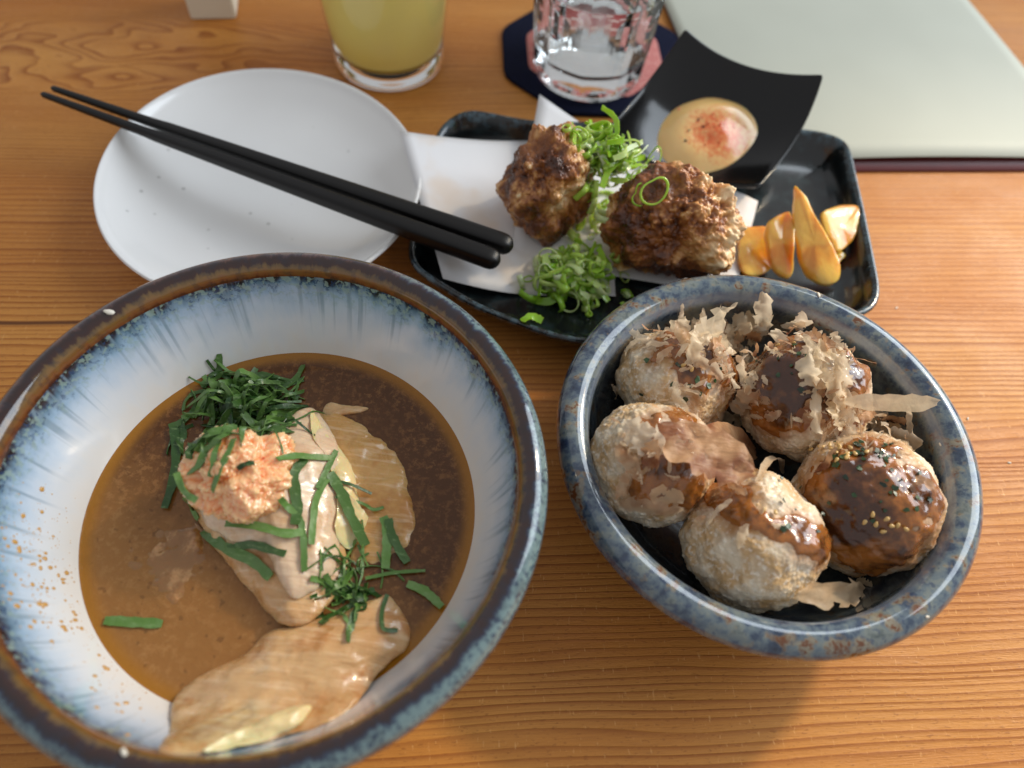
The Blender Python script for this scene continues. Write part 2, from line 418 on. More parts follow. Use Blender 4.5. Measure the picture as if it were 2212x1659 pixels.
# ------------------------------------------------------------------ tray
m = Mat('black_green_glaze', rough=.22, Coat_Weight=.5, Coat_Roughness=.1)
e = m.n('ShaderNodeNewGeometry')
tz = m.sep(m.obj)[2]
mott = m.noise(130, 4, rough=.6)
c_ = m.mix(m.rng(mott, .46, .64), C(18, 21, 22), C(34, 44, 46))
edge = m.math('MULTIPLY', m.rng(tz, .0150, .0200), m.rng(m.noise(260, 3), .45, .6))
c_ = m.mix(m.math('MULTIPLY', edge, .5), c_, C(72, 96, 108))
m.set('Base Color', c_); m.bump(m.noise(240, 3), .12, .0005)
rim_px = [((945, 268), .020), ((1000, 229), .024), ((1140, 258), .020), ((1500, 268), .019), ((1765, 278), .020), ((1835, 300), .020), ((1870, 450), .019), ((1909, 640), .020), ((1893, 676), .020), ((1600, 722), .019), ((1262, 741), .019), ((1190, 727), .019), ((1024, 664), .020), ((890, 582), .021), ((876, 552), .018), ((905, 420), .0155)]
top = [np.array(at(p[0], p[1], z)) for p, z in rim_px]
tc = np.mean([t for t in top], 0); tc[2] = 0
def pinch(pts, n):          # nearly straight edges with rounded corners
    out = []
    mlen = len(pts)
    for i in range(mlen):
        a_, b_ = pts[i], pts[(i + 1) % mlen]
        L = np.linalg.norm(b_ - a_); q = max(2, int(L / .004))
        for k_ in range(q): out.append(a_ + (b_ - a_) * k_ / q)
    P = np.array(out)
    for _ in range(n): P = .25 * np.roll(P, 1, 0) + .5 * P + .25 * np.roll(P, -1, 0)
    return P
T = pinch(top, 5)
def inset(P, dist, z):
    Q = P.copy(); tn = np.roll(P, -1, 0) - np.roll(P, 1, 0); tn[:, 2] = 0
    tn /= np.linalg.norm(tn, axis=1)[:, None]; nr = np.stack([-tn[:, 1], tn[:, 0], tn[:, 2] * 0], 1)
    if ((tc - P) * nr).sum(1).mean() < 0: nr = -nr
    Q = P + nr * dist
    if z is not None: Q[:, 2] = z
    return Q
def zoff(P, dz): Q = P.copy(); Q[:, 2] += dz; return Q
rings = [inset(T, .020, .0), inset(T, .0195, .0030), inset(T, .016, .0042), inset(T, .004, .0120), inset(T, .0006, None) - [0, 0, .003], T - [0, 0, .0012], inset(T, .0008, None), inset(T, .0022, None) - [0, 0, .0002], inset(T, .0034, None) - [0, 0, .0014], inset(T, .0050, .0135), inset(T, .0085, .0085), inset(T, .014, .0066), inset(T, .024, .0062)]
V = np.concatenate(rings); n = len(T); F = []
for r_ in range(len(rings) - 1):
    for i in range(n):
        j = (i + 1) % n; F.append((r_ * n + i, r_ * n + j, (r_ + 1) * n + j, (r_ + 1) * n + i))
for r_, z_ in ((0, 0.0), (len(rings) - 1, .0060)):
    ci = len(V); V = np.vstack([V, [tc[0], tc[1], z_]])
    for i in range(n):
        j = (i + 1) % n; F.append((r_ * n + j, r_ * n + i, ci) if r_ == 0 else (r_ * n + i, r_ * n + j, ci))
tray = mesh_obj('serving_tray', V, F, m.m)
tag(tray, 'black green angular ceramic tray carrying fried chicken, paper and pickles', 'tray')
ground.add(tray)

# ------------------------------------------------------------------ paper on the tray
m = Mat('paper', rough=.75)
oil = m.rng(m.noise(28, 3), .52, .70)
m.set('Base Color', m.mix(m.math('MULTIPLY', oil, .35), C(222, 220, 220), C(214, 178, 132)))
m.bump(m.noise(60, 3), .2, .001); pm = m.m
def patch(corners, nu, nv, bulge, z_min=None):
    """bilinear sheet; corners a,b,c,d counter-clockwise, bulge(u,v)->dz"""
    a_, b_, c2, d_ = [np.array(q, float) for q in corners]; V = []; F = []
    for i in range(nu + 1):
        for j in range(nv + 1):
            u = i / nu; v = j / nv
            p = a_ * (1 - u) * (1 - v) + b_ * u * (1 - v) + c2 * u * v + d_ * (1 - u) * v
            p = p + np.array([0, 0, bulge(u, v)]); V.append(p)
    for i in range(nu):
        for j in range(nv):
            q = i * (nv + 1) + j; F.append((q, q + nv + 1, q + nv + 2, q + 1))
    return V, F
def thick(V, F, t):
    """give a sheet a real thickness downwards (world z)"""
    V = [np.array(v, float) for v in V]; n = len(V); from collections import Counter
    e = Counter()
    for f in F:
        for a_, b_ in zip(f, f[1:] + f[:1]): e[(a_, b_)] += 1
    V2 = V + [v - np.array([0, 0, t]) for v in V]; F2 = list(F) + [tuple(i + n for i in reversed(f)) for f in F]
    for (a_, b_) in e:
        if (b_, a_) not in e: F2.append((b_, a_, a_ + n, b_ + n))
    return V2, F2
V1, F1 = patch([at(957, 602, .0165), at(1330, 640, .0082), at(1300, 300, .0085), at(863, 284, .027)], 18, 18, lambda u, v: -.0052 * math.sin(math.pi * min(u * 1.15, 1)) * (1 - .25 * v) + .0009 * math.sin(9 * v))
V2, F2 = patch([at(1100, 560, .0086), at(1585, 640, .0088), at(1637, 436, .0098), at(1165, 205, .026)], 18, 18, lambda u, v: -.0075 * math.sin(math.pi * min(u * 1.1, 1)) * v + .0004)
nV = len(V1); V = V1 + V2; F = F1 + [tuple(i + nV for i in f) for f in F2]
V, F = thick(V, F, .00012)
paper = mesh_obj('paper_sheet', V, F, pm)
tag(paper, 'folded white oil-spotted paper lining the dark tray under the fried chicken', 'paper')
ground.add(paper)

# ------------------------------------------------------------------ organic blobs
_bm = bmesh.new(); bmesh.ops.create_icosphere(_bm, subdivisions=7, radius=1)
_bm.verts.ensure_lookup_table()
ICO_V = np.array([v.co[:] for v in _bm.verts]); ICO_F = [tuple(v.index for v in f.verts) for f in _bm.faces]; _bm.free()
_bm = bmesh.new(); bmesh.ops.create_icosphere(_bm, subdivisions=4, radius=1)
ICO4_V = np.array([v.co[:] for v in _bm.verts]); ICO4_F = [tuple(v.index for v in f.verts) for f in _bm.faces]; _bm.free()

# takoyaki ---------------------------------------------------------
m = Mat('crisp_crust', rough=.55, Subsurface_Weight=.12, Subsurface_Scale=.003)
m.set('Subsurface Radius', (1, .6, .35))
st = m.attr('stain'); g = m.noise(520, 3, rough=.7)
crust = m.mix(m.rng(m.noise(90, 3), .38, .62), C(218, 202, 176), C(196, 160, 112))
crust = m.mix(m.rng(g, .50, .66, 0, .6), crust, C(246, 238, 224))
crust = m.mix(m.rng(m.math('ADD', st, m.math('MULTIPLY', m.math('SUBTRACT', m.noise(60, 4), .5), .9)), -.42, .22, 0, .92), crust, C(156, 96, 44))
m.set('Base Color', crust); m.bump(m.math('ADD', g, m.math('MULTIPLY', m.voro(700), .6)), .32, .0006)
m.set('Roughness', m.rng(g, .4, .7, .6, .3)); crust_m = m.m
m = Mat('brown_sauce', rough=.16, Coat_Weight=.5, Coat_Roughness=.03, Subsurface_Weight=.25, Subsurface_Scale=.0025)
m.set('Subsurface Radius', (1, .35, .1))
th_ = m.attr('thin')
m.set('Base Color', m.mix(m.rng(m.math('ADD', th_, m.math('MULTIPLY', m.math('SUBTRACT', m.noise(110, 4), .5), 2.4)), .05, .95), C(156, 96, 40), C(72, 37, 13)))
m.bump(m.noise(170, 3, rough=.55), .6, .0011); m.set('Roughness', m.rng(m.noise(160, 2), .35, .65, .06, .22)); sauce_m = m.m
balls = []
#            px centre     z     r     squash  sauce direction bias,  label
tako = [((1462, 826), .0320, .0216, (.35, .25, .9), .22, 'fried octopus ball half hidden under curled fish flakes beside the bowl wall facing the chicken'),
        ((1732, 860), .0335, .0238, (-.35, -.05, .9), .36, 'fried octopus ball coated in brown sauce with a thick fringe of fish flakes'),
        ((1405, 1005), .0355, .0216, (.15, -.25, .8), .06, 'pale crusted octopus ball with one long pinkish fish flake draped over it'),
        ((1624, 1170), .0340, .0228, (.25, .55, .8), -.06, 'pale octopus ball with one glossy band of brown sauce across its top'),
        ((1866, 1088), .0340, .0234, (-.28, -.42, .6), .26, 'saucy octopus ball sprinkled with green seaweed and sesame seeds')]
for i, (px, z, r_, sd, bias, lab) in enumerate(tako):
    c0 = np.array(at(px[0], px[1], z)); sd = np.array(sd) / np.linalg.norm(sd)
    P = ICO_V * [1, 1, .96]
    disp = .10 * fbm(ICO_V * 1.6 + i * 9, 3 + i, 3) + .022 * fbm(ICO_V * 5 + i, 9 + i, 3)
    mask = ICO_V @ sd + .38 * fbm(ICO_V * 2.0 + i * 5, 40 + i, 3) + .12 * fbm(ICO_V * 8 + i * 5, 50 + i, 2) - (.72 - bias)
    if i == 3: mask = .30 - np.abs(ICO_V @ (np.array([.30, .72, .62]) / .996) - .52 - .16 * fbm(ICO_V * 2.5, 77, 3)) * 1.5 - .02
    rough = np.clip(-mask * 5, 0, 1)
    cr = .014 * np.clip(fbm(ICO_V * 20 + i, 21, 3), -.5, 1) + .011 * np.clip(fbm(ICO_V * 55 + i, 31, 2), 0, 1)
    disp = disp + cr * (.25 + .75 * rough)
    P = P * (1 + disp)[:, None]
    ball = mesh_obj('octopus_ball', P * r_, ICO_F, crust_m, attrs={'stain': mask})
    ball.location = c0; tag(ball, lab, 'octopus ball', 'fried octopus balls in the small blue bowl')
    # sauce: a film of its own over the masked part
    keep = mask > 0
    fa = np.array(ICO_F); fk = fa[keep[fa].all(1)]
    used = np.unique(fk); remap = -np.ones(len(P), int); remap[used] = np.arange(len(used))
    film = np.clip(mask[used] * 6, 0, 1) ** .5 * (.0004 + .0005 * np.clip(fbm(ICO_V[used] * 4 + i, 60, 2) + .4, 0, 1.2))
    SP = (ICO_V[used] * [1, 1, .96]) * (1 + (disp - cr * .3)[used])[:, None] * r_ + ICO_V[used] * (film - .00012)[:, None]
    sauce = mesh_obj('sauce', SP, remap[fk], sauce_m, ball, attrs={'thin': np.clip(mask[used] * 1.6, 0, 1)})
    balls.append(ball); 
gball = Ground()
for b in balls: gball.add(b)
gsm = Ground(); gsm.t = list(gball.t)
for q in (s_in, s_rim): gsm.add(q)

# karaage ----------------------------------------------------------
m = Mat('fried_batter', rough=.42, Coat_Weight=.25, Coat_Roughness=.2, Subsurface_Weight=.12, Subsurface_Scale=.003)
m.set('Subsurface Radius', (1, .5, .25))
cv = m.attr('crumb'); n1 = m.noise(42, 4, rough=.65); n2 = m.noise(240, 3, rough=.65)
c_ = m.ramp(m.math('ADD', m.math('MULTIPLY_ADD', n1, 1.35, -.42), m.math('MULTIPLY', cv, .55)), [(.19, C(46, 19, 8)), (.34, C(96, 48, 18)), (.47, C(154, 92, 42)), (.58, C(204, 148, 86)), (.72, C(240, 210, 164))])
c_ = m.mix(m.rng(n2, .58, .72, 0, .55), c_, C(72, 36, 18))
m.set('Base Color', c_); m.bump(m.math('ADD', n2, m.math('MULTIPLY', m.voro(420), .5)), .6, .0008)
m.set('Roughness', m.rng(n2, .35, .65, .25, .55)); bat_m = m.m
def karaage(px, z, rad, rot, seed, label, smooth_amt, dents):
    c0 = np.array(at(px[0], px[1], z))
    P = ICO_V.copy()
    base = (.24 if smooth_amt < .3 else .13) * fbm(P * 1.3 + seed, seed, 3) + .13 * fbm(P * 3.0 + seed, seed + 5, 3)
    wv = worley(P * 6.5 + seed + .25 * np.stack([fbm(P * 6, seed + t, 2) for t in (1, 2, 3)], 1), seed)
    wv2 = worley(P * 15 + seed, seed + 3)
    sel = np.clip(.5 + 1.2 * fbm(P * 1.7 + seed, seed + 8, 2), 0, 1)
    crumb = np.clip(1 - wv * 1.25, 0, 1); crumb2 = np.clip(1 - wv2 * 1.3, 0, 1)
    disp = base + sel * (.105 * crumb + .05 * crumb2) * (1 - smooth_amt) + .02 * fbm(P * 28, seed + 2, 3)
    for dv, wd, dep in dents:
        dv = np.array(dv) / np.linalg.norm(dv)
        disp -= dep * np.exp(-((1 - P @ dv) / wd) ** 2)
    P = P * (1 + disp)[:, None] * rad
    ca, sa = math.cos(rot), math.sin(rot)
    P = P @ np.array([[ca, sa, 0], [-sa, ca, 0], [0, 0, 1]])
    zmin = .0085 - c0[2]
    P[:, 2] = np.where(P[:, 2] < zmin, zmin + (P[:, 2] - zmin) * .05, P[:, 2])
    o = mesh_obj('fried_chicken', P, ICO_F, bat_m, attrs={'crumb': np.clip(.25 + .55 * sel * (crumb + .5 * crumb2) + .25 * base, 0, 1)})
    o.location = c0; tag(o, label, 'fried chicken', 'fried chicken pieces on the paper'); return o
k1 = karaage((1184, 398), .0315, np.array([.0186, .0200, .0258]), R(12), 23, 'smaller smooth brown piece of fried chicken propping up sliced scallion', .55, [((.15, -.85, .1), .10, .16)])
k2 = karaage((1455, 492), .0315, np.array([.0262, .0225, .0268]), R(-12), 11, 'larger craggy dark fried chicken piece with a loose scallion ring on it', .0, [((.2, -.6, .7), .08, .10), ((-1, .2, .2), .12, .12)])
for q in (k1, k2): ground.add(q)

# ------------------------------------------------------------------ dipping dish with mayonnaise
m = Mat('black_satin', rough=.13, Specular_IOR_Level=.45)
m.set('Base Color', m.mix(m.noise(120, 3), C(7, 7, 8), C(11, 10, 10))); m.bump(m.noise(500, 2), .05, .0003); blk = m.m
DT, DR_, DB, DL = [np.array(at(*p)) for p in ((1482, 58, .056), (1782, 158, .049), (1640, 402, .023), (1318, 268, .036))]
ctr = (DT + DR_ + DB + DL) / 4
nrm = np.cross(DR_ - DL, DT - DB); nrm /= np.linalg.norm(nrm)
N = 28
def dish_pt(u, v):
    # u,v in -1..1, edges bow, middle sinks
    p = (DL * (1 - u) * (1 - v) + DB * (1 + u) * (1 - v) + DR_ * (1 + u) * (1 + v) + DT * (1 - u) * (1 + v)) / 4
    rr = max(abs(u), abs(v))
    sink = .0290 * (1 - u * u) * (1 - v * v) + .0225 * ((1 - u * u) * v * v * (.55 if v > 0 else .9) + (1 - v * v) * u * u * .45) 
    q = p - nrm * sink
    # in-plane bowing of the sides
    q = q + (ctr - p) * 0.0
    q = q + (DR_ - DL) / np.linalg.norm(DR_ - DL) * .0085 * u * u * u * (1 - v * v) * (1 if u > 0 else 0)
    return q
V = [dish_pt(-1 + 2 * i / N, -1 + 2 * j / N) for i in range(N + 1) for j in range(N + 1)]
F = [(i * (N + 1) + j, (i + 1) * (N + 1) + j, (i + 1) * (N + 1) + j + 1, i * (N + 1) + j + 1) for i in range(N) for j in range(N)]
def thick_n(V, F, t, nrm):
    n = len(V); e = set()
    for f in F:
        for a_, b_ in zip(f, f[1:] + f[:1]): e.add((a_, b_))
    V2 = list(V) + [v - nrm * t for v in V]; F2 = list(F) + [tuple(i + n for i in reversed(f)) for f in F]
    for (a_, b_) in e:
        if (b_, a_) not in e: F2.append((b_, a_, a_ + n, b_ + n))
    return V2, F2
V, F = thick_n(V, F, .0040, nrm)
dish = mesh_obj('sauce_dish', V, F, blk)
bv = dish.modifiers.new('bevel', 'BEVEL'); bv.width = .0016; bv.segments = 3; bv.limit_method = 'ANGLE'; bv.angle_limit = R(50)
tag(dish, 'black square dish with upswept corners holding pale mayonnaise', 'dish')
gd = Ground(); gd.add(dish)
m = Mat('mayonnaise', rough=.18, Subsurface_Weight=.3, Subsurface_Scale=.004, Coat_Weight=.5, Coat_Roughness=.08)
pw = m.sep(m.obj)
dd = m.math('ADD', m.math('POWER', m.math('MULTIPLY', m.math('SUBTRACT', pw[0], .003), 1 / .013), 2.0), m.math('POWER', m.math('MULTIPLY', m.math('SUBTRACT', pw[1], -.001), 1 / .010), 2.0))
red = m.math('MULTIPLY', m.rng(m.math('ADD', m.math('MULTIPLY', dd, .30), m.math('MULTIPLY', m.noise(420, 4, rough=.8), 2.2)), .95, 1.8, 1, 0), .9)
m.set('Base Color', m.mix(red, m.mix(m.noise(80, 2), C(230, 196, 136), C(218, 174, 104)), C(208, 84, 28)))
m.bump(m.noise(140, 2), .2, .001)
mc = gd.hit(1527, 312)[0]
P = ICO4_V.copy(); P = P * (1 + .06 * fbm(P * 1.5, 4, 2))[:, None]
ex = np.array((DR_ - DL)); ex /= np.linalg.norm(ex); ey = np.cross(nrm, ex)
MV = np.outer(P[:, 0], ex) * .0300 + np.outer(P[:, 1], ey) * .0235 + np.outer(np.where(P[:, 2] > 0, (P[:, 2] + .10 * np.sin(np.arctan2(P[:, 1], P[:, 0]) + 9 * np.hypot(P[:, 0], P[:, 1])) * np.clip(P[:, 2], 0, 1)) * .0078, P[:, 2] * .002), nrm)
mayo = mesh_obj('mayonnaise', MV, ICO4_F, m.m); mayo.location = Vector(mc) + Vector(nrm) * .0022
tag(mayo, 'round pool of pale mayonnaise dusted with red chilli in the black dish', 'sauce')
ground.add(dish); ground.add(mayo)
gm_ = Ground(); gm_.add(mayo)
m = Mat('chilli_grain', rough=.5); m.set('Base Color', m.mix(m.rand(), C(196, 60, 18), C(222, 120, 44))); chi_m = m.m
m = Mat('black_sesame', rough=.4); m.set('Base Color', C(26, 22, 20)); bs_m = m.m
rr = random.Random(12)
gv = [np.array(v) * [1.2, .8, .5] for v in ICO4_V[:1]]
cube_v = [(x, y, z) for x in (-1, 1) for y in (-.6, .6) for z in (-.4, .4)]; cube_f = [(0, 1, 3, 2), (4, 6, 7, 5), (0, 4, 5, 1), (2, 3, 7, 6), (0, 2, 6, 4), (1, 5, 7, 3)]
for k in range(46):
    x = 1548 + rr.gauss(0, 42); y = 276 + rr.gauss(0, 26); h, nn = gm_.hit(x, y)
    if (h - Vector(mayo.location)).length > .03: continue
    dark = k < 4; s_ = .0007 if dark else rr.uniform(.00025, .0006)
    o = mesh_obj('sesame_speck' if dark else 'chilli_grain', [(a_ * s_ * rr.uniform(.7, 1.2), b_ * s_ * rr.uniform(.7, 1.2), c_ * s_) for a_, b_, c_ in cube_v], cube_f, bs_m if dark else chi_m, smooth=False)
    o.location = h + nn * s_ * .2; o.rotation_euler = (rr.uniform(0, 6), rr.uniform(0, 6), rr.uniform(0, 6))
    if dark: tag(o, 'black sesame speck on the chilli dusted mayonnaise', 'sesame seed', 'black specks on the mayonnaise')
    else: tag(o, 'red orange chilli grain sprinkled on the mayonnaise', 'chilli', 'chilli grains on the mayonnaise')


# ------------------------------------------------------------------ pickles
m = Mat('pickle', rough=.14, Subsurface_Weight=.6, Subsurface_Scale=.006, Coat_Weight=.8, Coat_Roughness=.05)
m.set('Subsurface Radius', (1, .45, .12))
m.set('Base Color', m.mix(m.rng(m.noise(70, 3), .35, .65), C(244, 190, 84), C(226, 146, 40))); m.bump(m.noise(1, 4, m.vec(m.obj, (160, 160, 60))), .5, .001); pk = m.m
def slab3(name, outline, centre, t_edge, t_mid, mat, n=72, rings=9, seed=0, rough=.0006, nrmv=(0, 0, 1), attr=None, zsm=0, fib=None):
    E_ = np.array(closed_spline(outline, n))
    for _ in range(zsm):
        z_ = E_[:, 2]; E_[:, 2] = .25 * np.roll(z_, 1) + .5 * z_ + .25 * np.roll(z_, -1)
    c0 = np.array(centre, float); nv = np.array(nrmv, float); nv /= np.linalg.norm(nv)
    V = []; F = []
    ts = [math.sin(math.pi / 2 * k / rings) for k in range(1, rings + 1)]
    V.append(c0 + nv * t_mid)
    for t in ts:
        for p in E_:
            q = c0 + (p - c0) * t
            if zsm: q[2] = c0[2] + (p[2] - c0[2]) * t * t
            hgt = t_edge + (t_mid - t_edge) * (1 - t * t)
            V.append(q + nv * (hgt * math.sqrt(max(0, 1 - (t ** 10)))))
    nt = len(V)
    V.append(c0 - nv * .0006)
    for t in ts[:-1]:
        for p in E_: V.append(c0 + (p - c0) * t - nv * .0008 * math.sqrt(1 - t ** 6))
    for i in range(n):
        j = (i + 1) % n
        F.append((0, 1 + i, 1 + j))
        for k in range(rings - 1): F.append((1 + k * n + i, 1 + (k + 1) * n + i, 1 + (k + 1) * n + j, 1 + k * n + j))
        F.append((nt, nt + 1 + j, nt + 1 + i))
        for k in range(rings - 2): F.append((nt + 1 + k * n + j, nt + 1 + (k + 1) * n + j, nt + 1 + (k + 1) * n + i, nt + 1 + k * n + i))
        k = rings - 2
        F.append((nt + 1 + k * n + j, 1 + (rings - 1) * n + j, 1 + (rings - 1) * n + i, nt + 1 + k * n + i))
    V = np.array(V)
    V[:nt] += nv * (rough * fbm(V[:nt] * 130 + seed, seed, 3))[:, None]
    if fib:
        ca_, sa_ = math.cos(fib), math.sin(fib); X_ = V[:nt, 0] * ca_ + V[:nt, 1] * sa_; Y_ = -V[:nt, 0] * sa_ + V[:nt, 1] * ca_
        V[:nt] += nv * (.0003 * fbm(np.stack([X_ * 45, Y_ * 330, X_ * 0 + seed], 1), seed + 3, 3) + .0006 * fbm(np.stack([X_ * 25, Y_ * 120, X_ * 0 + seed], 1), seed + 4, 2))[:, None]
    V += (.5 * rough * np.stack([fbm(V * 220 + seed, seed + q, 3) for q in (11, 12, 13)], 1))
    org = c0.copy()
    o = mesh_obj(name, V - org, F, mat); o.location = org
    return o
def px3(pts): return [np.array(at(x, y, z)) for x, y, z in pts]
vdir = -np.array(ray(1760, 500))
pick = [
 ([(1592, 505, .012), (1630, 488, .014), (1662, 500, .014), (1668, 560, .010), (1650, 592, .009), (1600, 588, .009)], .004, 'pale flat pickle slice tucked against the fried chicken'),
 ([(1772, 462, .018), (1842, 442, .017), (1855, 470, .016), (1838, 520, .013), (1806, 545, .012), (1790, 520, .014)], .003, 'pickle wedge with a glossy pale rind edge beside the tray wall'),
 ([(1655, 485, .024), (1690, 460, .025), (1706, 470, .026), (1712, 540, .020), (1704, 600, .011), (1672, 590, .011), (1652, 540, .016)], .004, 'amber pickle wedge leaning behind the tall pointed one'),
 ([(1712, 415, .036), (1724, 411, .037), (1762, 475, .028), (1800, 545, .018), (1812, 590, .012), (1795, 618, .009), (1758, 612, .009), (1728, 580, .012), (1712, 500, .024)], .0035, 'tall pointed orange pickle wedge standing upright on the tray'),
 ([(1790, 535, .0095), (1822, 548, .0095), (1818, 562, .009), (1795, 575, .009), (1775, 560, .0095)], .002, 'small pale pickle fragment at the foot of the wedges')]
for i, (o_, t_, lab) in enumerate(pick):
    P3 = px3(o_); E_ = closed_spline(P3, 40); cen = np.mean(E_, 0); nv = vdir * .6 + np.array([.25, 0, .3]); nv /= np.linalg.norm(nv)
    lay = [(.94, 0.0), (1.0, .25), (.97, .8), (.86, 1.0), (.5, .86), (.2, .80)]; V = []; F = []
    for sc_, hh in lay: V += [cen + (p - cen) * sc_ + nv * t_ * .8 * hh for p in E_]
    V += [cen + nv * t_ * .62, cen]; L = 40; nb = len(V)
    for k in range(len(lay) - 1): F += [(k * L + q, k * L + (q + 1) % L, (k + 1) * L + (q + 1) % L, (k + 1) * L + q) for q in range(L)]
    F += [((len(lay) - 1) * L + q, (len(lay) - 1) * L + (q + 1) % L, nb - 2) for q in range(L)] + [((q + 1) % L, q, nb - 1) for q in range(L)]
    V = np.array(V); V += .0004 * np.stack([fbm(V * 190 + i, 80 + q, 3) for q in range(3)], 1)
    q = mesh_obj('pickle_slice', V - cen, F, pk); q.location = cen; q.data.set_sharp_from_angle(angle=R(38))
    tag(q, lab, 'pickle', 'pickle slices on the tray'); ground.add(q)

# ------------------------------------------------------------------ broth and chicken in the big bowl
m = Mat('broth', rough=.22, Coat_Weight=.3, Coat_Roughness=.03, Specular_IOR_Level=.25, Subsurface_Weight=.1, Subsurface_Scale=.003)
o = m.sep(m.obj)
rad_ = m.math('SQRT', m.math('ADD', m.math('MULTIPLY', o[0], o[0]), m.math('MULTIPLY', o[1], o[1])))
gr = m.noise(330, 4, rough=.8); gr2 = m.noise(130, 3)
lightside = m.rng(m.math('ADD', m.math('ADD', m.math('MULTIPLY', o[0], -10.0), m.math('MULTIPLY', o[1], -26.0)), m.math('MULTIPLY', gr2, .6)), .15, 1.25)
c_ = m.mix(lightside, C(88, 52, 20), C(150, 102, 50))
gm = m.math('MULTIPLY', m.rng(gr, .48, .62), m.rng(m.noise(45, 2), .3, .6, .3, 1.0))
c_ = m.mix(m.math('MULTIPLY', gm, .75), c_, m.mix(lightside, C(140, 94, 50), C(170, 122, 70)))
c_ = m.mix(m.rng(m.noise(300, 1, m.vec(m.obj, (1, 1, 1), (2, 2, 2))), .66, .72, 0, .4), c_, C(84, 48, 18))
c_ = m.mix(m.rng(rad_, .0575, .0626), c_, C(158, 104, 26))
m.set('Base Color', c_); m.bump(gr, .45, .0007)
ir = .0624
V, F, A = lathe([(0, 0)] + [(ir * k / 12, 0) for k in range(1, 12)] + [(ir, .0001), (ir + .0006, .0006), (ir + .0012, .0008), (ir + .0012, -.0025), (ir - .004, -.006), (0, -.006)], 160)
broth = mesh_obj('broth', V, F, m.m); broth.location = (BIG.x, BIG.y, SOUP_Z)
tag(broth, 'brown grainy broth with an amber edge filling the large bowl', 'soup')
gs = Ground(); gs.add(broth); gs.add(b_in)

def chicken_mat(name, ca, cb, cd, sc_=1.0):
    m = Mat(name, rough=.22, Subsurface_Weight=.35, Subsurface_Scale=.004, Coat_Weight=.45, Coat_Roughness=.12)
    m.set('Subsurface Radius', (1, .5, .3))
    rot = m.n('ShaderNodeMapping'); m.lk(m.obj, rot.inputs[0]); rot.inputs['Rotation'].default_value = (0, 0, R(-38)); rot.inputs['Scale'].default_value = (60, 620, 100)
    fibn = m.noise(1.0, 4, rot.outputs[0], rough=.6)
    c_ = m.mix(m.rng(m.noise(48, 3), .35, .65), ca, cb)
    c_ = m.mix(m.rng(m.noise(75, 4, rough=.65), .52, .66, 0, .8), c_, cd)
    c_ = m.mix(m.rng(fibn, .50, .66, 0, .38), c_, C(236, 206, 170)); c_ = m.mix(m.rng(fibn, .48, .34, 0, .18), c_, C(168, 110, 58))
    m.set('Base Color', c_); m.set('Roughness', m.rng(m.noise(160, 3), .35, .65, .14, .42))
    m.bump(m.math('ADD', fibn, m.math('MULTIPLY', m.noise(110, 4), .8)), .5 * sc_, .0009)
    return m.m
pink_m = chicken_mat('pinkish_chicken', C(226, 200, 172), C(218, 186, 152), C(206, 164, 118), .8)
yel_m = chicken_mat('yellowish_chicken', C(206, 160, 94), C(196, 144, 74), C(182, 124, 56), .8)
ch_m = chicken_mat('poached_chicken', C(212, 172, 122), C(202, 154, 100), C(186, 126, 66))
m = Mat('broth_film', rough=.15, Coat_Weight=.6, Coat_Roughness=.06, Subsurface_Weight=.2, Subsurface_Scale=.004)
m.set('Base Color', m.mix(m.rng(m.noise(130, 4, rough=.65), .5, .68), m.mix(m.noise(60, 3), C(140, 94, 44), C(158, 110, 58)), C(196, 146, 92)))
m.bump(m.noise(220, 4), .5, .0008); film_m = m.m
def chicken(zpts, conv, t_edge, t_mid, label, seed, lift=0.0, base=None, up_=.0, cz=None, mat_=None):
    g_ = base or gs; P3 = []
    for q in zpts:
        x, y = conv(q[0], q[1]); extra = q[2] if len(q) > 2 else 0
        h = g_.hit(x, y, SOUP_Z)[0]; P3.append(np.array(h) + np.array([0, 0, lift + extra]))
    cen = np.mean(P3, 0)
    if cz is not None: cen[2] = cz
    o = slab3('chicken_slice', P3, cen, t_edge, t_mid, mat_ or ch_m, n=220, rings=30, seed=seed, rough=.0007, zsm=60, fib=R(38))
    tag(o, label, 'chicken', 'poached chicken slices in the broth'); gs.add(o); return o
chicken([(900, 370), (1000, 345), (1110, 375), (1220, 430), (1330, 530), (1400, 640), (1435, 800), (1446, 930), (1412, 1050), (1320, 1135), (1180, 1130), (1040, 1000), (960, 780), (900, 560)], Z2, .0014, .0030, 'smooth yellowish rounded chicken slice floating at the dark side of the broth', 61, -.0004, mat_=yel_m)
chicken([(985, 330), (1020, 296), (1070, 306), (1120, 312), (1214, 330), (1170, 352), (1100, 362), (1000, 366)], Z2, .0010, .0016, 'small pale scrap of chicken floating above the yellowish slice', 62, -.0002)
chicken([(-80, 1010), (60, 900), (200, 870), (330, 900), (420, 1000), (520, 1160), (560, 1300), (430, 1400), (250, 1380), (60, 1250), (-60, 1130)], Z2, -.0010, .0008, 'submerged chicken slice showing as a pale patch under the tan broth', 63, -.0007, mat_=film_m)
chicken([(230, 770), (262, 690), (380, 600), (600, 490), (740, 372), (920, 330), (1100, 280), (1220, 225), (1330, 190), (1400, 255), (1442, 330), (1440, 455), (1335, 540), (1255, 640), (1150, 770), (960, 872), (820, 905), (700, 945), (480, 985), (250, 1000), (150, 982), (190, 930), (235, 855)], Z7, .0022, .0055, 'largest fibrous chicken slice reaching from the broth up to the rim', 64, .0002, cz=.0335)
chicken([(330, 640), (480, 540), (700, 470), (860, 520), (980, 700), (1080, 950), (1110, 1170), (1050, 1280), (940, 1400), (825, 1432), (720, 1370), (620, 1250), (560, 1170), (480, 1085), (385, 940), (320, 800)], Z2, .0024, .0052, 'tan lower chicken slice whose blunt tip points into the broth', 65, .0008, cz=.0345)
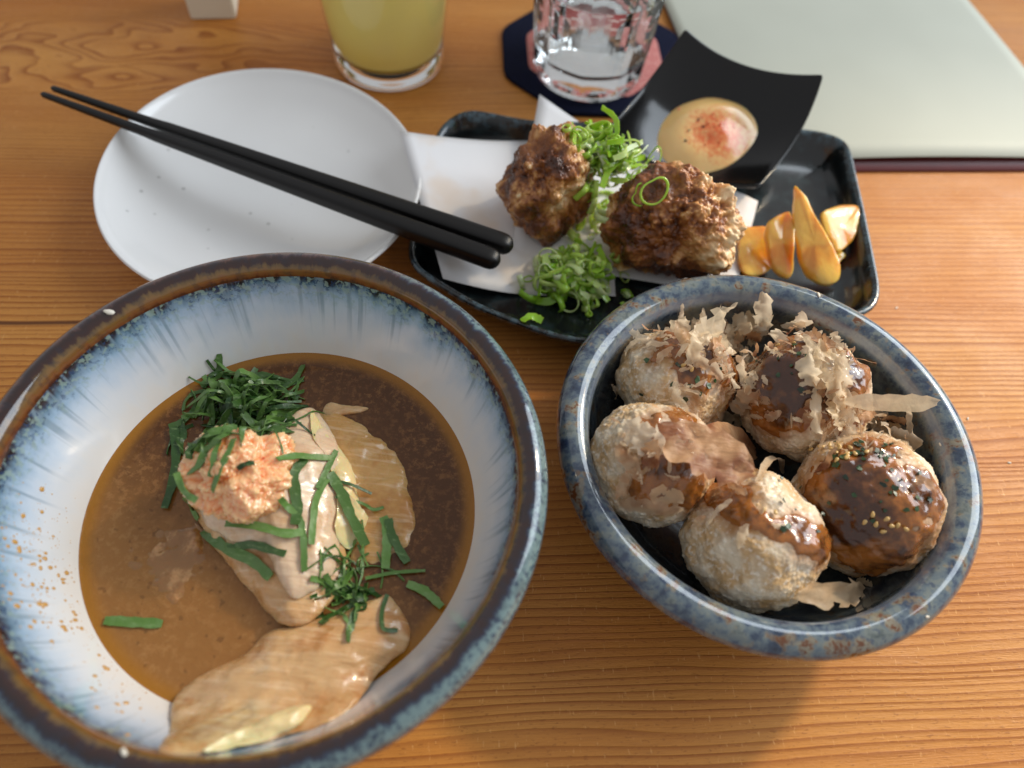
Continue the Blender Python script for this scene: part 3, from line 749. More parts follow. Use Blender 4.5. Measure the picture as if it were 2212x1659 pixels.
chicken([(330, 700, .001), (420, 560, .002), (600, 470, .003), (800, 400, .003), (940, 350, .002), (1050, 500, .001), (1090, 700), (1080, 900), (1060, 1100), (1000, 1210), (860, 1290), (780, 1220), (700, 1060), (560, 1010), (430, 940), (370, 850)], Z2, .0018, .0050, 'pinkish upper chicken slice carrying the orange grated radish', 66, .0006, cz=.0405, mat_=pink_m)
m = Mat('chicken_rind', rough=.25, Subsurface_Weight=.4, Subsurface_Scale=.004, Coat_Weight=.4, Coat_Roughness=.1)
m.set('Base Color', m.mix(m.noise(90, 3), C(234, 214, 160), C(226, 196, 140))); m.bump(m.noise(260, 3), .5, .0006)
_ch = ch_m; ch_m = m.m
chicken([(930, 340), (970, 400), (1060, 520), (1130, 620), (1160, 740), (1190, 870), (1215, 885), (1180, 960), (1150, 1010), (1095, 1030), (1050, 960), (1060, 860), (1050, 720), (1000, 580), (930, 450)], Z2, .0012, .0022, 'thin pale yellow rind strip along the edge of the upper chicken', 67, .0006)
chicken([(560, 885), (650, 850), (760, 795), (870, 765), (945, 760), (930, 800), (890, 850), (780, 905), (640, 950), (480, 985), (400, 980)], Z7, .0008, .0016, 'pale fatty edge lying along the largest chicken slice by the rim', 68, .0006)
ch_m = _ch

# grated radish
m = Mat('grated_radish', rough=.16, Subsurface_Weight=.55, Subsurface_Scale=.004, Coat_Weight=.7, Coat_Roughness=.06)
m.set('Subsurface Radius', (1, .55, .3))
hl = m.attr('ridge')
c_ = m.mix(m.rng(m.math('ADD', hl, m.math('MULTIPLY', m.noise(110, 3), .6)), .35, .9), C(236, 138, 68), C(247, 192, 140))
redf = m.math('MULTIPLY', m.rng(m.voro(210), .0, .16, 1, 0), m.rng(m.voro(210, out='Color'), .72, .76))
c_ = m.mix(redf, c_, C(206, 60, 24)); m.set('Base Color', c_)
m.bump(m.noise(480, 3, rough=.65), .5, .0008)
sel = ICO_V[:, 2] > -2
P = ICO_V.copy()
wv = worley(P * 4.2 + .3 * np.stack([fbm(P * 5, t, 2) for t in (1, 2, 3)], 1), 3); wv2 = worley(P * 11 + .4 * np.stack([fbm(P * 9, t, 2) for t in (4, 5, 6)], 1), 8)
disp = .30 * fbm(P * 1.4 + 3, 5, 3) + .14 * np.clip(1 - wv * 1.2, 0, 1) + .05 * np.clip(1 - wv2 * 1.2, 0, 1) + .02 * fbm(P * 30, 6, 3)
c0, _ = gs.hit(*Z2(575, 690)); c0 = np.array(c0)
P = P * (1 + disp)[:, None] * [.0138, .0138, .0098]
zl = -.0035
P[:, 2] = np.where(P[:, 2] < zl, zl + (P[:, 2] - zl) * .15, P[:, 2])
rad_o = mesh_obj('grated_radish', P, ICO_F, m.m, attrs={'ridge': np.clip(.5 * (1 - wv) + .5 * (1 - wv2) * 1.2 - .1, 0, 1)})
rad_o.location = Vector(c0) + Vector((0, 0, .0036))
tag(rad_o, 'moist orange mound of grated chilli radish on top of the chicken', 'radish')
gs.add(rad_o)

# ------------------------------------------------------------------ leaf strips
m = Mat('green_leaf', rough=.38, Coat_Weight=.25, Coat_Roughness=.25)
rnd = m.rand()
c_ = m.mix(rnd, C(32, 70, 24), C(112, 154, 70))
c_ = m.mix(m.rng(m.noise(190, 4, rough=.65), .42, .66, 0, .75), c_, m.mix(rnd, C(30, 62, 24), C(136, 172, 104)))
vn = m.noise(1, 3, m.vec(m.obj, (260, 900, 500)), rough=.6)
c_ = m.mix(m.rng(vn, .55, .68, 0, .45), c_, C(150, 182, 118))
m.set('Base Color', c_); m.bump(m.noise(500, 3), .5, .0005); m.translucent(.22, C(96, 150, 40)); leaf_m = m.m
rng = random.Random(4)
def ribbon(name, pts, width, mat, nrmv=None, twist=0.0, th_=.00014, taper=True, seed=0, n=14, jag=.13):
    P = [np.array(p, float) for p in pts]
    Q = smooth_profile(P, max(2, n // (len(P) - 1))); Q = [np.array(q) for q in Q]; L = len(Q)
    V = []; F = []; rr = random.Random(seed)
    for i, q in enumerate(Q):
        t = Q[min(i + 1, L - 1)] - Q[max(i - 1, 0)]; t = t / (np.linalg.norm(t) + 1e-9)
        nv = np.array(nrmv[min(len(nrmv) - 1, int(i / (L - 1) * (len(nrmv) - 1) + .5))]) if nrmv else np.array([0, 0, 1.0])
        s_ = np.cross(t, nv); s_ /= (np.linalg.norm(s_) + 1e-9); nn = np.cross(s_, t)
        a_ = twist * (i / (L - 1) - .5)
        s2 = s_ * math.cos(a_) + nn * math.sin(a_); n2 = np.cross(s2, t)
        f = i / (L - 1)
        wd = width * ((.80 + .20 * math.sin(math.pi * (.12 + .8 * f))) if taper else 1) * (1 + jag * rr.uniform(-1, 1)) * .5
        wd2 = wd * (1 + jag * rr.uniform(-1, 1))
        V += [q + s2 * wd + n2 * th_, q + n2 * (th_ - .10 * wd), q - s2 * wd2 + n2 * th_, q - s2 * wd2 - n2 * th_, q + s2 * wd - n2 * th_]
    for i in range(L - 1):
        a_ = i * 5; b_ = a_ + 5
        for k in range(5):
            F.append((a_ + k, a_ + (k + 1) % 5, b_ + (k + 1) % 5, b_ + k))
    F.append((4, 3, 2, 1, 0)); e_ = (L - 1) * 5; F.append((e_, e_ + 1, e_ + 2, e_ + 3, e_ + 4))
    org = Q[L // 2]
    o = mesh_obj(name, np.array(V) - org, F, mat); o.location = org
    o.data.set_sharp_from_angle(angle=R(45))
    return o
PXM = .255 / 1600 * .4298
def strip_on(zp, wpx, label, group, conv=Z2, lift=.0008, raise_mid=0.0, twist=0.0, seed=0):
    pts = []; nv = []
    for i, q in enumerate(zp):
        h, nn = gs.hit(*conv(q[0], q[1]), SOUP_Z); f = i / (len(zp) - 1)
        pts.append(np.array(h) + np.array([0, 0, lift + raise_mid * math.sin(math.pi * f) + (q[2] if len(q) > 2 else 0)])); nv.append(nn * .5 + Vector((0, 0, .5)))
    o = ribbon('leaf_strip', pts, wpx * PXM, leaf_m, nv, twist, seed=seed)
    tag(o, label, 'leaf strip', group); return o
man = [
 ([(500, 912), (650, 925), (800, 965), (890, 955)], 58, 'pale green leaf strip lying level across the pink chicken just below the radish'),
 ([(390, 950), (460, 1010), (560, 1065), (650, 1110), (725, 1185)], 80, 'long dark green leaf strip slanting down over the edge of the pinkish chicken'),
 ([(510, 1045), (620, 1020), (700, 1038), (800, 1068)], 58, 'green leaf strip ending in a point crossing the long dark strip'),
 ([(900, 590), (845, 660), (850, 760), (860, 850), (845, 920)], 75, 'broad bright leaf strip bent down from the radish over the chicken'),
 ([(872, 880), (890, 980), (895, 1155)], 46, 'narrow leaf strip pointing straight to the blunt chicken tip'),
 ([(1020, 660), (1090, 780), (1130, 880), (1205, 1025)], 78, 'wide veined leaf strip running down over the pale rind'),
 ([(1010, 690), (955, 790), (940, 900), (930, 1020)], 50, 'leaf strip hanging between the broad bright one and the rind'),
 ([(1050, 780), (1180, 812), (1240, 845), (1292, 832)], 26, 'thin leaf thread reaching out over the yellowish slice'),
 ([(1040, 700), (1130, 720), (1232, 766)], 24, 'thin straight leaf thread above the other one on the yellowish slice'),
 ([(760, 592), (850, 575), (930, 580), (1045, 588)], 50, 'leaf strip lying flat beside the radish with a folded pale end'),
 ([(1055, 548), (1010, 640), (960, 740)], 44, 'leaf strip standing on edge by the pale rind'),
 ([(240, 430), (252, 560), (240, 690), (195, 838)], 70, 'dark leaf strip hanging from the radish down to the broth'),
 ([(255, 660), (290, 750), (355, 800)], 52, 'short leaf strip curled beside the dark hanging strip'),
 ([(300, 790), (330, 840), (362, 892)], 44, 'stubby leaf strip at the edge of the submerged chicken'),
 ([(775, 790), (810, 830), (852, 868)], 50, 'small leaf tip poking out beside the radish foot'),
 ([(560, 640), (610, 615), (645, 612)], 36, 'tiny leaf scrap stuck on the pale top of the radish'),
 ([(1290, 880), (1310, 960), (1300, 1140)], 74, 'broad dark leaf strip standing on the yellowish slice'),
 ([(1315, 890), (1340, 990), (1410, 1110)], 64, 'dark leaf strip leaning from the broad one towards the broth'),
 ([(1410, 1215), (1500, 1255), (1582, 1332)], 62, 'leaf strip floating alone on the dark broth by the wall'),
 ([(1310, 1270), (1285, 1350), (1290, 1440), (1362, 1450)], 34, 'hooked leaf strip lying on the end of the largest chicken slice'),
 ([(1200, 1190), (1350, 1160), (1500, 1150)], 26, 'thin leaf thread trailing into the dark broth'),
 ([(925, 1190), (1000, 1210), (1060, 1285)], 46, 'short leaf strip on the side of the pinkish chicken'),
 ([(940, 1270), (965, 1370), (1000, 1410)], 60, 'leaf strip standing between the tan tip and the largest slice'),
 ([(1000, 1170), (1040, 1240), (1055, 1290)], 44, 'leaf strip notched like a swallow tail over the tan chicken')]
for i, (zp, wpx, lab) in enumerate(man): strip_on(zp, wpx * .64, lab, 'loose leaf strips on the chicken and broth', seed=i, lift=.0012, twist=rng.uniform(-.5, .5))
lone = strip_on([(227, 1341), (290, 1345), (352, 1348)], 19 / .4298, 'single straight leaf strip floating flat on the tan broth', 'loose leaf strips on the chicken and broth', conv=lambda x, y: (x, y), lift=.0006, seed=99)
# the heap on the radish
def heap(n, cx, cy, sx_, sy_, zmax, label, group, seed, wr, lr, flow=None):
    rr = random.Random(seed)
    for k in range(n):
        ox = rr.gauss(0, .42); oy = rr.gauss(0, .42)
        if ox * ox + oy * oy > 1.1: ox *= .6; oy *= .6
        x = cx + ox * sx_; y = cy + oy * sy_
        h, nn = gs.hit(*Z2(x, y), SOUP_Z)
        a_ = rr.uniform(0, 2 * math.pi) if flow is None else flow + rr.gauss(0, .7)
        L = rr.uniform(*lr); curl = rr.gauss(0, 1.3); wv_ = rr.uniform(*wr)
        lay = zmax * (1 - min(1, ox * ox + oy * oy)) * rr.uniform(.05, 1); pts = []; p = np.array([h.x, h.y]) - .5 * L * np.array([math.cos(a_), math.sin(a_)])
        for s_ in range(5):
            f = s_ / 4; aa = a_ + curl * (f - .5)
            if s_: p = p + L / 4 * np.array([math.cos(aa), math.sin(aa)])
            g, _ = gs.down(p[0], p[1], SOUP_Z)
            zz = max(g.z + .0006, .45 * h.z + .55 * g.z + lay * (.15 + .85 * math.sin(math.pi * f)) - .006 * abs(f - .5) + rr.uniform(-.0008, .0008))
            pts.append((p[0], p[1], zz))
        tl = rr.uniform(-.9, .9); tl2 = rr.uniform(-.9, .9)
        o = ribbon('leaf_strip', pts, wv_, leaf_m, [(tl, tl2, .7), (tl2 * .5, tl, .7)], rr.uniform(-2.2, 2.2), seed=seed + k, jag=.2)
        tag(o, label, 'leaf strip', group)
heap(130, 590, 320, 290, 180, .0135, 'shredded green leaf strip tangled in the heap on the orange radish', 'leaf strips heaped on the radish', 7, (.0007, .0025), (.010, .022), R(35))
heap(12, 400, 470, 190, 150, .003, 'shredded green leaf strip drooping from the side of the heap', 'leaf strips drooping beside the radish', 47, (.0015, .0034), (.010, .018), R(60))
heap(9, 800, 440, 220, 120, .004, 'fine leaf thread spread over the shoulder of the radish', 'leaf threads on the radish shoulder', 147, (.0005, .0011), (.010, .018), R(-30))
heap(16, 1130, 1110, 210, 110, .004, 'fine curled leaf thread in the tuft on the chicken edge', 'leaf threads on the chicken edge', 91, (.0004, .0009), (.008, .016))
heap(16, 1080, 1290, 180, 130, .0035, 'dark leaf strip in the wet cluster between two chicken slices', 'leaf strips between two chicken slices', 191, (.0012, .0028), (.008, .016), R(55))

# broth specks on the wall
m = Mat('broth_drop', rough=.08, Coat_Weight=.8, Coat_Roughness=.03); m.set('Base Color', C(204, 154, 82)); drop_m = m.m
gw = Ground(); gw.add(b_in)
V = []; F = []; rr = random.Random(21)
_bm = bmesh.new(); bmesh.ops.create_icosphere(_bm, subdivisions=2, radius=1); sv = [np.array(v.co[:]) for v in _bm.verts]; sf = [tuple(v.index for v in f.verts) for f in _bm.faces]; _bm.free()
for k in range(520):
    if rr.random() < .5: x = rr.gauss(70, 55); y = rr.gauss(1200, 75)
    else:
        f = rr.random(); x = 60 + 240 * f + rr.gauss(0, 45); y = 1240 + 290 * f + rr.gauss(0, 40)
    if x < 2: continue
    h, nn = gw.hit(x, y)
    if h.z < SOUP_Z + .0015 or h.z > .056: continue
    sz = .00014 + .0007 * rr.random() ** 6
    n0 = np.array(nn); t1 = np.cross(n0, [0, 0, 1]); t1 /= np.linalg.norm(t1); t2 = np.cross(n0, t1); b_ = len(V)
    ex_ = rr.uniform(.8, 1.5)
    for v in sv: V.append(np.array(h) - np.array(BIG) + (t1 * v[0] + t2 * v[1] * ex_ + n0 * v[2] * .35) * sz)
    F += [tuple(i + b_ for i in f_) for f_ in sf]
spl = mesh_obj('broth_splatter', V, F, drop_m); spl.location = BIG
tag(spl, 'amber broth droplets splashed over the white wall of the large bowl', 'droplets', kind='stuff')

# ------------------------------------------------------------------ bonito flakes
def see_through(m, mx, f):
    out = [n for n in m.nt.nodes if n.type == 'OUTPUT_MATERIAL'][0]; tp = m.n('ShaderNodeBsdfTransparent'); m2 = m.n('ShaderNodeMixShader')
    m.lk(m.rng(m.noise(120, 3), .3, .7, f * .4, f * 1.6), m2.inputs[0]); m.lk(mx.outputs[0], m2.inputs[1]); m.lk(tp.outputs[0], m2.inputs[2]); m.lk(m2.outputs[0], out.inputs['Surface'])
m = Mat('fish_flake', rough=.3)
rnd = m.rand(); ox = m.sep(m.obj)
c_ = m.ramp(rnd, [(0, C(234, 208, 168)), (.3, C(246, 232, 206)), (.55, C(220, 176, 128)), (.75, C(180, 120, 80)), (.88, C(232, 202, 168)), (1, C(252, 246, 230))])
c_ = m.mix(m.rng(m.noise(200, 3), .4, .7, 0, .55), c_, C(236, 216, 182))
m.set('Base Color', c_); m.bump(m.noise(300, 4), .6, .0008); see_through(m, m.translucent(.5, C(254, 240, 214)), .2); fl_m = m.m
m = Mat('pink_flake', rough=.5)
ox = m.sep(m.obj)
c_ = m.mix(m.rng(m.noise(70, 3), .4, .62), C(204, 160, 118), C(150, 94, 62)); st_ = m.noise(1, 3, m.vec(m.obj, (90, 700, 200)))
c_ = m.mix(m.rng(st_, .5, .7, 0, .3), c_, C(222, 188, 150)); m.set('Base Color', c_); m.bump(m.math('ADD', st_, m.noise(160, 4)), .6, .0008); see_through(m, m.translucent(.3, c_), .12); pfl_m = m.m
rest_gap = .0007
def flake(p0, p1, width, nv, curl, seed, mat, nu=12, nv_=6, crumple=.0008, ragged=.35, rest=None):
    p0 = np.array(p0, float); p1 = np.array(p1, float); e1 = p1 - p0; L = np.linalg.norm(e1); e1 = e1 / L
    n0 = np.array(nv, float); n0 = n0 - e1 * (n0 @ e1); n0 /= (np.linalg.norm(n0) + 1e-9); e2 = np.cross(n0, e1)
    rr = random.Random(seed); V = []; F = []
    w0 = [max(.1, 1 - ragged * rr.random()) for _ in range(nu + 1)]; w1 = [max(.1, 1 - ragged * rr.random()) for _ in range(nu + 1)]
    for i in range(nu + 1):
        u = i / nu; env = min(1, .35 + 3.2 * min(u, 1 - u))
        for j in range(nv_ + 1):
            v = j / nv_ * 2 - 1
            wd = width * .5 * env * (w0[i] if v < 0 else w1[i])
            uu = u + .05 * ragged * rr.uniform(-1, 1) * (1 if i in (0, nu) else .2)
            q = p0 + e1 * (L * uu) + e2 * (wd * v) + n0 * (curl * L * (4 * u * (1 - u)) * .5 + curl * .5 * width * v * v)
            V.append(q)
    V = np.array(V); V += n0 * (crumple * fbm(V * 420 + seed, seed, 3))[:, None]
    if rest:
        for q in range(len(V)):
            d_ = Vector(V[q]) - CAM; L_ = d_.length; d_.normalize(); hh = rest.cast(CAM, d_)
            if hh and hh[2] - rest_gap < L_: V[q] = np.array(CAM + d_ * (hh[2] - rest_gap))
    for i in range(nu):
        for j in range(nv_):
            if ragged > .3 and j in (0, nv_ - 1) and rr.random() < .12: continue
            q = i * (nv_ + 1) + j; F.append((q, q + nv_ + 1, q + nv_ + 2, q + 1))
    org = V.mean(0); o = mesh_obj('fish_flake', V - org, F, mat); o.location = org; return o
def fl_at(z0, z1, h0, h1, wpx, curl, label, seed, mat=None, tilt=(0, 0, 0), **kw):
    a_, n1 = gsm.hit(*Z3(*z0), .03); b_, n2 = gsm.hit(*Z3(*z1), .03)
    d0, d1 = ray(*Z3(*z0)), ray(*Z3(*z1))
    a_ = a_ - d0 * h0; b_ = b_ - d1 * h1
    o = flake(a_, b_, wpx * .5292 * .27 / 1600, (n1 + n2) * .5 + Vector(tilt), curl, seed, mat or fl_m, rest=gsm, **kw)
    tag(o, label, 'fish flake', 'fish flakes on the octopus balls'); return o
fl_at((440, 680), (850, 840), .004, .010, 215, .06, 'long pinkish brown fish flake draped across two octopus balls', 1, pfl_m, (0, -.3, .3), ragged=.3, crumple=.0020, nu=18, nv_=9)
fl_at((650, 670), (850, 760), .0085, .011, 130, .08, 'darker folded end lying over the long pinkish flake', 2, pfl_m, (.2, -.1, .3), ragged=.15)
fl_at((330, 650), (480, 760), .004, .004, 130, .28, 'crumpled pale flake curled beside the long pinkish one', 3, None, (0, 0, .3), crumple=.003)
fl_at((300, 720), (390, 870), .002, .003, 70, .2, 'ragged pale flake hanging over the left side of the draped ball'.replace('left side', 'wall side'), 4, None, (0, 0, .1), crumple=.002)
fl_at((300, 955), (560, 985), .001, .003, 90, .12, 'pale straw flake lying low on the front of the draped ball', 5, None, (0, -.4, .4), crumple=.0015)
fl_at((430, 930), (560, 960), .003, .004, 90, -.2, 'small tan flake folded above the pale straw flake', 6)
fl_at((1215, 545), (1600, 555), .008, .006, 75, .08, 'long translucent flake standing out towards the bowl rim', 7, None, (0, -.8, .3), ragged=.2, crumple=.0008)
fl_at((1480, 570), (1485, 690), .007, .003, 26, .0, 'thin upright flake below the long translucent one', 8, None, (0, -.9, .1))
fl_at((1340, 570), (1335, 660), .006, .003, 26, .0, 'second thin upright flake nearer the saucy ball', 9, None, (0, -.9, .1))
fl_at((1410, 690), (1540, 720), .003, .004, 120, .25, 'golden cupped flake resting between ball and bowl wall', 10, None, (.2, -.5, .3))
fl_at((560, 320), (730, 190), .003, .016, 150, .10, 'large glassy flake standing up behind the half hidden ball', 11, None, (0, -.9, .2), crumple=.002)
fl_at((690, 200), (780, 150), .012, .015, 35, .1, 'fringed tip curling off the large glassy flake', 12, None, (0, -.9, .2))
fl_at((548, 240), (556, 145), .006, .012, 24, .0, 'narrow upright flake beside the large glassy one', 13, None, (0, -1, .1))
fl_at((560, 330), (740, 340), .004, .004, 110, .25, 'domed wrinkled flake on top of the half hidden ball', 14, None, (0, -.3, .5), crumple=.002)
fl_at((880, 270), (890, 110), .004, .016, 95, .06, 'tall torn flake standing behind the sauce coated ball', 15, None, (0, -1, .1), crumple=.0015)
fl_at((1030, 260), (1045, 180), .004, .009, 60, .1, 'short torn flake standing beside the tall torn one', 16, None, (0, -1, .1))
fl_at((960, 240), (1090, 220), .004, .006, 50, .1, 'flake bridging the two torn upright ones', 17, None, (0, -1, .2))
fl_at((385, 350), (500, 320), .002, .003, 40, .3, 'bent white flake on the sauce of the half hidden ball', 18)
fl_at((450, 390), (520, 330), .003, .004, 36, .2, 'pointed white flake next to the bent white one', 19)
fl_at((860, 880), (965, 845), .001, .005, 40, .25, 'curled cream flake perched behind the banded ball', 20)
fl_at((745, 880), (815, 930), .003, .002, 45, .1, 'white flake tip under the end of the long pinkish flake', 21)
fl_at((660, 1055), (760, 950), .001, .002, 26, .2, 'slim pale flake crossing the sauce band', 22)
fl_at((610, 1060), (650, 1020), .001, .002, 34, .2, 'small white flake at the start of the sauce band', 23)
fl_at((785, 1150), (825, 1050), .0006, .002, 44, .15, 'amber oval flake stuck to the front of the banded ball', 24)
fl_at((920, 1050), (1000, 1060), .001, .001, 24, -.4, 'thin curved flake in the sauce of the banded ball', 25)
fl_at((880, 1010), (880, 960), .001, .002, 30, .2, 'small upright flake in the sauce band', 26)
fl_at((1015, 1340), (1290, 1320), .001, .001, 110, .15, 'broad golden flake at the bottom of the bowl', 27, None, (0, -.3, .5), crumple=.0015)
fl_at((1260, 1290), (1330, 1300), .001, .001, 50, .2, 'small flake beside the broad golden one at the bottom', 28)
fl_at((1490, 920), (1530, 850), .001, .006, 40, .2, 'pink flake leaning from the seaweed ball towards the wall', 29, pfl_m)
fl_at((1530, 860), (1600, 950), .004, .003, 40, .2, 'brown jagged flake hanging between ball and wall', 30, pfl_m)
fl_at((900, 620), (965, 590), .001, .003, 40, .3, 'crumbled cream flake on the front of the sauce coated ball', 31)
fl_at((840, 605), (885, 615), .0006, .0008, 34, .05, 'flat clear flake beside the crumbled cream one', 32)
fl_at((1010, 640), (1150, 480), .001, .002, 50, .05, 'long clear brown flake plastered on the sauce coated ball', 33, pfl_m)
fl_at((890, 690), (940, 740), .001, .002, 46, .2, 'torn pinkish flake low on the sauce coated ball', 34)
fl_at((280, 540), (265, 480), .002, .004, 30, .3, 'small curled flake against the dark wall', 35)
fl_at((320, 360), (400, 290), .004, .004, 40, .2, 'narrow flake lying towards the wall behind the half hidden ball', 36)
# loose bits, sprinkled in the zones where they lie
def bits(n, zx, zy, sx_, sy_, seed, lr, wr, up_, label, group, mat=None, ang=None):
    rr = random.Random(seed)
    for k in range(n):
        x = zx + rr.gauss(0, .5) * sx_; y = zy + rr.gauss(0, .5) * sy_
        h = gball.cast(CAM, ray(*Z3(x, y)))
        if not h: continue
        nn = h[1]; L = rr.uniform(*lr); a_ = rr.uniform(0, 6.28)
        t1 = nn.orthogonal().normalized(); t2 = nn.cross(t1)
        d = (t1 * math.cos(a_) + t2 * math.sin(a_) + nn * rr.uniform(0, up_)).normalized()
        p0 = h[0] + nn * rr.uniform(.0003, .0016)
        fn = nn + Vector((rr.uniform(-.8, .8), rr.uniform(-.8, .8), rr.uniform(-.2, .8))) * .8
        o = flake(p0, p0 + d * L, rr.uniform(*wr), fn, rr.uniform(-.3, .4), seed * 100 + k, mat or (pfl_m if rr.random() < .18 else fl_m), nu=5, nv_=2, ragged=.5, crumple=.0008)
        tag(o, label, 'fish flake', group)
bits(34, 610, 400, 300, 150, 1, (.002, .008), (.0008, .0028), 1.2, 'small flake bit in the crumbs on the half hidden ball', 'flake crumbs on the half hidden ball')
bits(34, 790, 440, 110, 260, 2, (.003, .009), (.001, .0035), 1.3, 'small flake bit in the gap between the two rear balls', 'flake crumbs between the two rear balls')
bits(36, 1000, 280, 300, 90, 3, (.002, .007), (.0008, .003), 1.5, 'small flake bit along the back of the sauce coated ball', 'flake crumbs behind the sauce coated ball')
bits(40, 1200, 370, 130, 200, 4, (.002, .007), (.0008, .003), 1.2, 'small flake bit in the fringe on the sauce coated ball', 'flake crumbs fringing the sauce coated ball')
bits(46, 1240, 600, 220, 120, 5, (.002, .008), (.0006, .002), 1.0, 'thin flake shred in the nest between two saucy balls', 'flake shreds between two saucy balls')
bits(30, 1320, 700, 260, 60, 6, (.002, .007), (.0005, .0016), .8, 'thin flake shred at the top of the seaweed ball', 'flake shreds on the seaweed ball')
bits(12, 460, 820, 150, 130, 7, (.002, .006), (.0008, .0024), .8, 'small flake bit on the draped pale ball', 'flake crumbs on the draped ball')

def big_bits(n, zx, zy, sx_, sy_, seed, label, group):
    rr = random.Random(seed)
    for k in range(n):
        x = zx + rr.gauss(0, .5) * sx_; y = zy + rr.gauss(0, .5) * sy_
        h = gsm.cast(CAM, ray(*Z3(x, y)))
        if not h or math.hypot(h[0].x - SMALL.x, h[0].y - SMALL.y) > .0595: continue
        a_ = rr.uniform(0, 6.28); L = rr.uniform(.007, .017)
        d = (right * math.cos(a_) + up * math.sin(a_) + Vector((0, 0, rr.uniform(0, .9)))).normalized()
        p0 = h[0] - ray(*Z3(x, y)) * rr.uniform(.001, .006) - d * L * .5
        o = flake(p0, p0 + d * L, rr.uniform(.004, .0095), h[1] + Vector((rr.uniform(-1, 1), rr.uniform(-1, .3), rr.uniform(0, .6))), rr.uniform(-.35, .45), seed * 77 + k, pfl_m if rr.random() < .15 else fl_m, nu=12, nv_=5, ragged=.55, crumple=.0016, rest=gsm)
        tag(o, label, 'fish flake', group)
big_bits(24, 640, 270, 280, 120, 31, 'curled translucent fish flake piled on the half hidden ball', 'flakes piled on the half hidden ball')
big_bits(18, 800, 400, 120, 260, 32, 'curled fish flake wedged between the two rear balls', 'flakes wedged between the rear balls')
big_bits(26, 1010, 270, 330, 120, 33, 'curled translucent fish flake piled behind the sauce coated ball', 'flakes piled behind the sauce coated ball')
big_bits(18, 1210, 400, 130, 220, 34, 'curled fish flake fringing the shoulder of the sauce coated ball', 'flakes on the shoulder of the sauce coated ball')
big_bits(16, 1300, 620, 240, 120, 35, 'curled fish flake lying between the sauce coated and seaweed balls', 'flakes between the sauce coated and seaweed balls')
big_bits(8, 420, 740, 200, 160, 36, 'crumpled fish flake clinging to the draped pale ball', 'flakes on the draped ball')
# sesame seeds and seaweed on the balls
m = Mat('sesame', rough=.3, Coat_Weight=.4); m.set('Base Color', C(206, 168, 102)); ses_m = m.m
m = Mat('seaweed_fleck', rough=.4, Coat_Weight=.3); m.set('Base Color', m.mix(m.rand(), C(20, 40, 22), C(44, 76, 34))); sw_m = m.m
seed_v = np.array(sv) * [1, .62, .42]; seed_v[:, 1] *= (1 - .35 * seed_v[:, 0])
seed_me = bpy.data.meshes.new('sesame_seed'); seed_me.from_pydata([tuple(v * .00105) for v in seed_v], [], sf); seed_me.materials.append(ses_m)
seed_me.polygons.foreach_set('use_smooth', [True] * len(seed_me.polygons))
def frame(nn, a_):
    t1 = nn.orthogonal().normalized(); t2 = nn.cross(t1); x = t1 * math.cos(a_) + t2 * math.sin(a_); y = nn.cross(x)
    return Matrix((x, y, nn)).transposed().to_euler()
rr = random.Random(77)
def seeds(pts, label, group):
    for x, y in pts:
        h = gball.cast(CAM, ray(*Z3(x, y)))
        if not h: continue
        o = bpy.data.objects.new('sesame_seed', seed_me); col.objects.link(o); o.location = h[0] + h[1] * .0011
        o.rotation_euler = frame(h[1], rr.uniform(0, 6.28)); tag(o, label, 'sesame seed', group)
seeds([(1130, 745), (1165, 755), (1155, 735), (1190, 770), (1205, 750), (1245, 745), (1260, 770), (1225, 790)] + [(rr.gauss(1185, 50), rr.gauss(755, 22)) for _ in range(9)], 'sesame seed in the patch on top of the seaweed ball', 'sesame seeds on top of the seaweed ball')
seeds([(1405, 1055), (1430, 1050), (1390, 1030), (1350, 1050), (1465, 1065), (1300, 1040), (1330, 1010), (1375, 1075)], 'sesame seed in the glossy sauce low on the seaweed ball', 'sesame seeds low on the seaweed ball')
seeds([(870, 985), (890, 1000), (930, 1010)], 'sesame seed caught in the sauce band of the pale ball', 'sesame seeds in the sauce band')
seeds([(560, 400), (590, 420), (640, 390), (950, 330), (1010, 320)], 'sesame seed among the flakes on a rear ball', 'sesame seeds on the rear balls')
def flecks(n, zx, zy, sx_, sy_, seed, label, group):
    rr = random.Random(seed)
    for k in range(n):
        x = zx + rr.gauss(0, .5) * sx_; y = zy + rr.gauss(0, .5) * sy_
        h = gball.cast(CAM, ray(*Z3(x, y)))
        if not h: continue
        s_ = rr.uniform(.0006, .0017)
        ring_ = [np.array([math.cos(t * 1.2566 + rr.uniform(-.3, .3)) * s_ * rr.uniform(.6, 1.1), math.sin(t * 1.2566) * s_ * rr.uniform(.4, .9), rr.uniform(-.0002, .0002)]) for t in range(5)]
        Vv = [r_ + [0, 0, .00012] for r_ in ring_] + [r_ - [0, 0, .00012] for r_ in ring_]
        Ff = [(0, 1, 2, 3, 4), (9, 8, 7, 6, 5)] + [(i, i + 5, (i + 1) % 5 + 5, (i + 1) % 5) for i in range(5)]
        o = mesh_obj('seaweed_fleck', Vv, Ff, sw_m, smooth=False); o.location = h[0] + h[1] * .0010; o.rotation_euler = frame(h[1], rr.uniform(0, 6.28))
        tag(o, label, 'seaweed', group)
flecks(34, 1340, 880, 200, 160, 1, 'green seaweed fleck scattered over the seaweed ball', 'seaweed flecks on the seaweed ball')
flecks(20, 1250, 760, 110, 60, 2, 'dark seaweed fleck beside the sesame patch on the seaweed ball', 'seaweed flecks by the sesame patch')
flecks(14, 620, 450, 220, 110, 3, 'seaweed fleck on the half hidden ball', 'seaweed flecks on the half hidden ball')
flecks(16, 1000, 380, 220, 110, 4, 'seaweed fleck in the sauce of the sauce coated ball', 'seaweed flecks on the sauce coated ball')
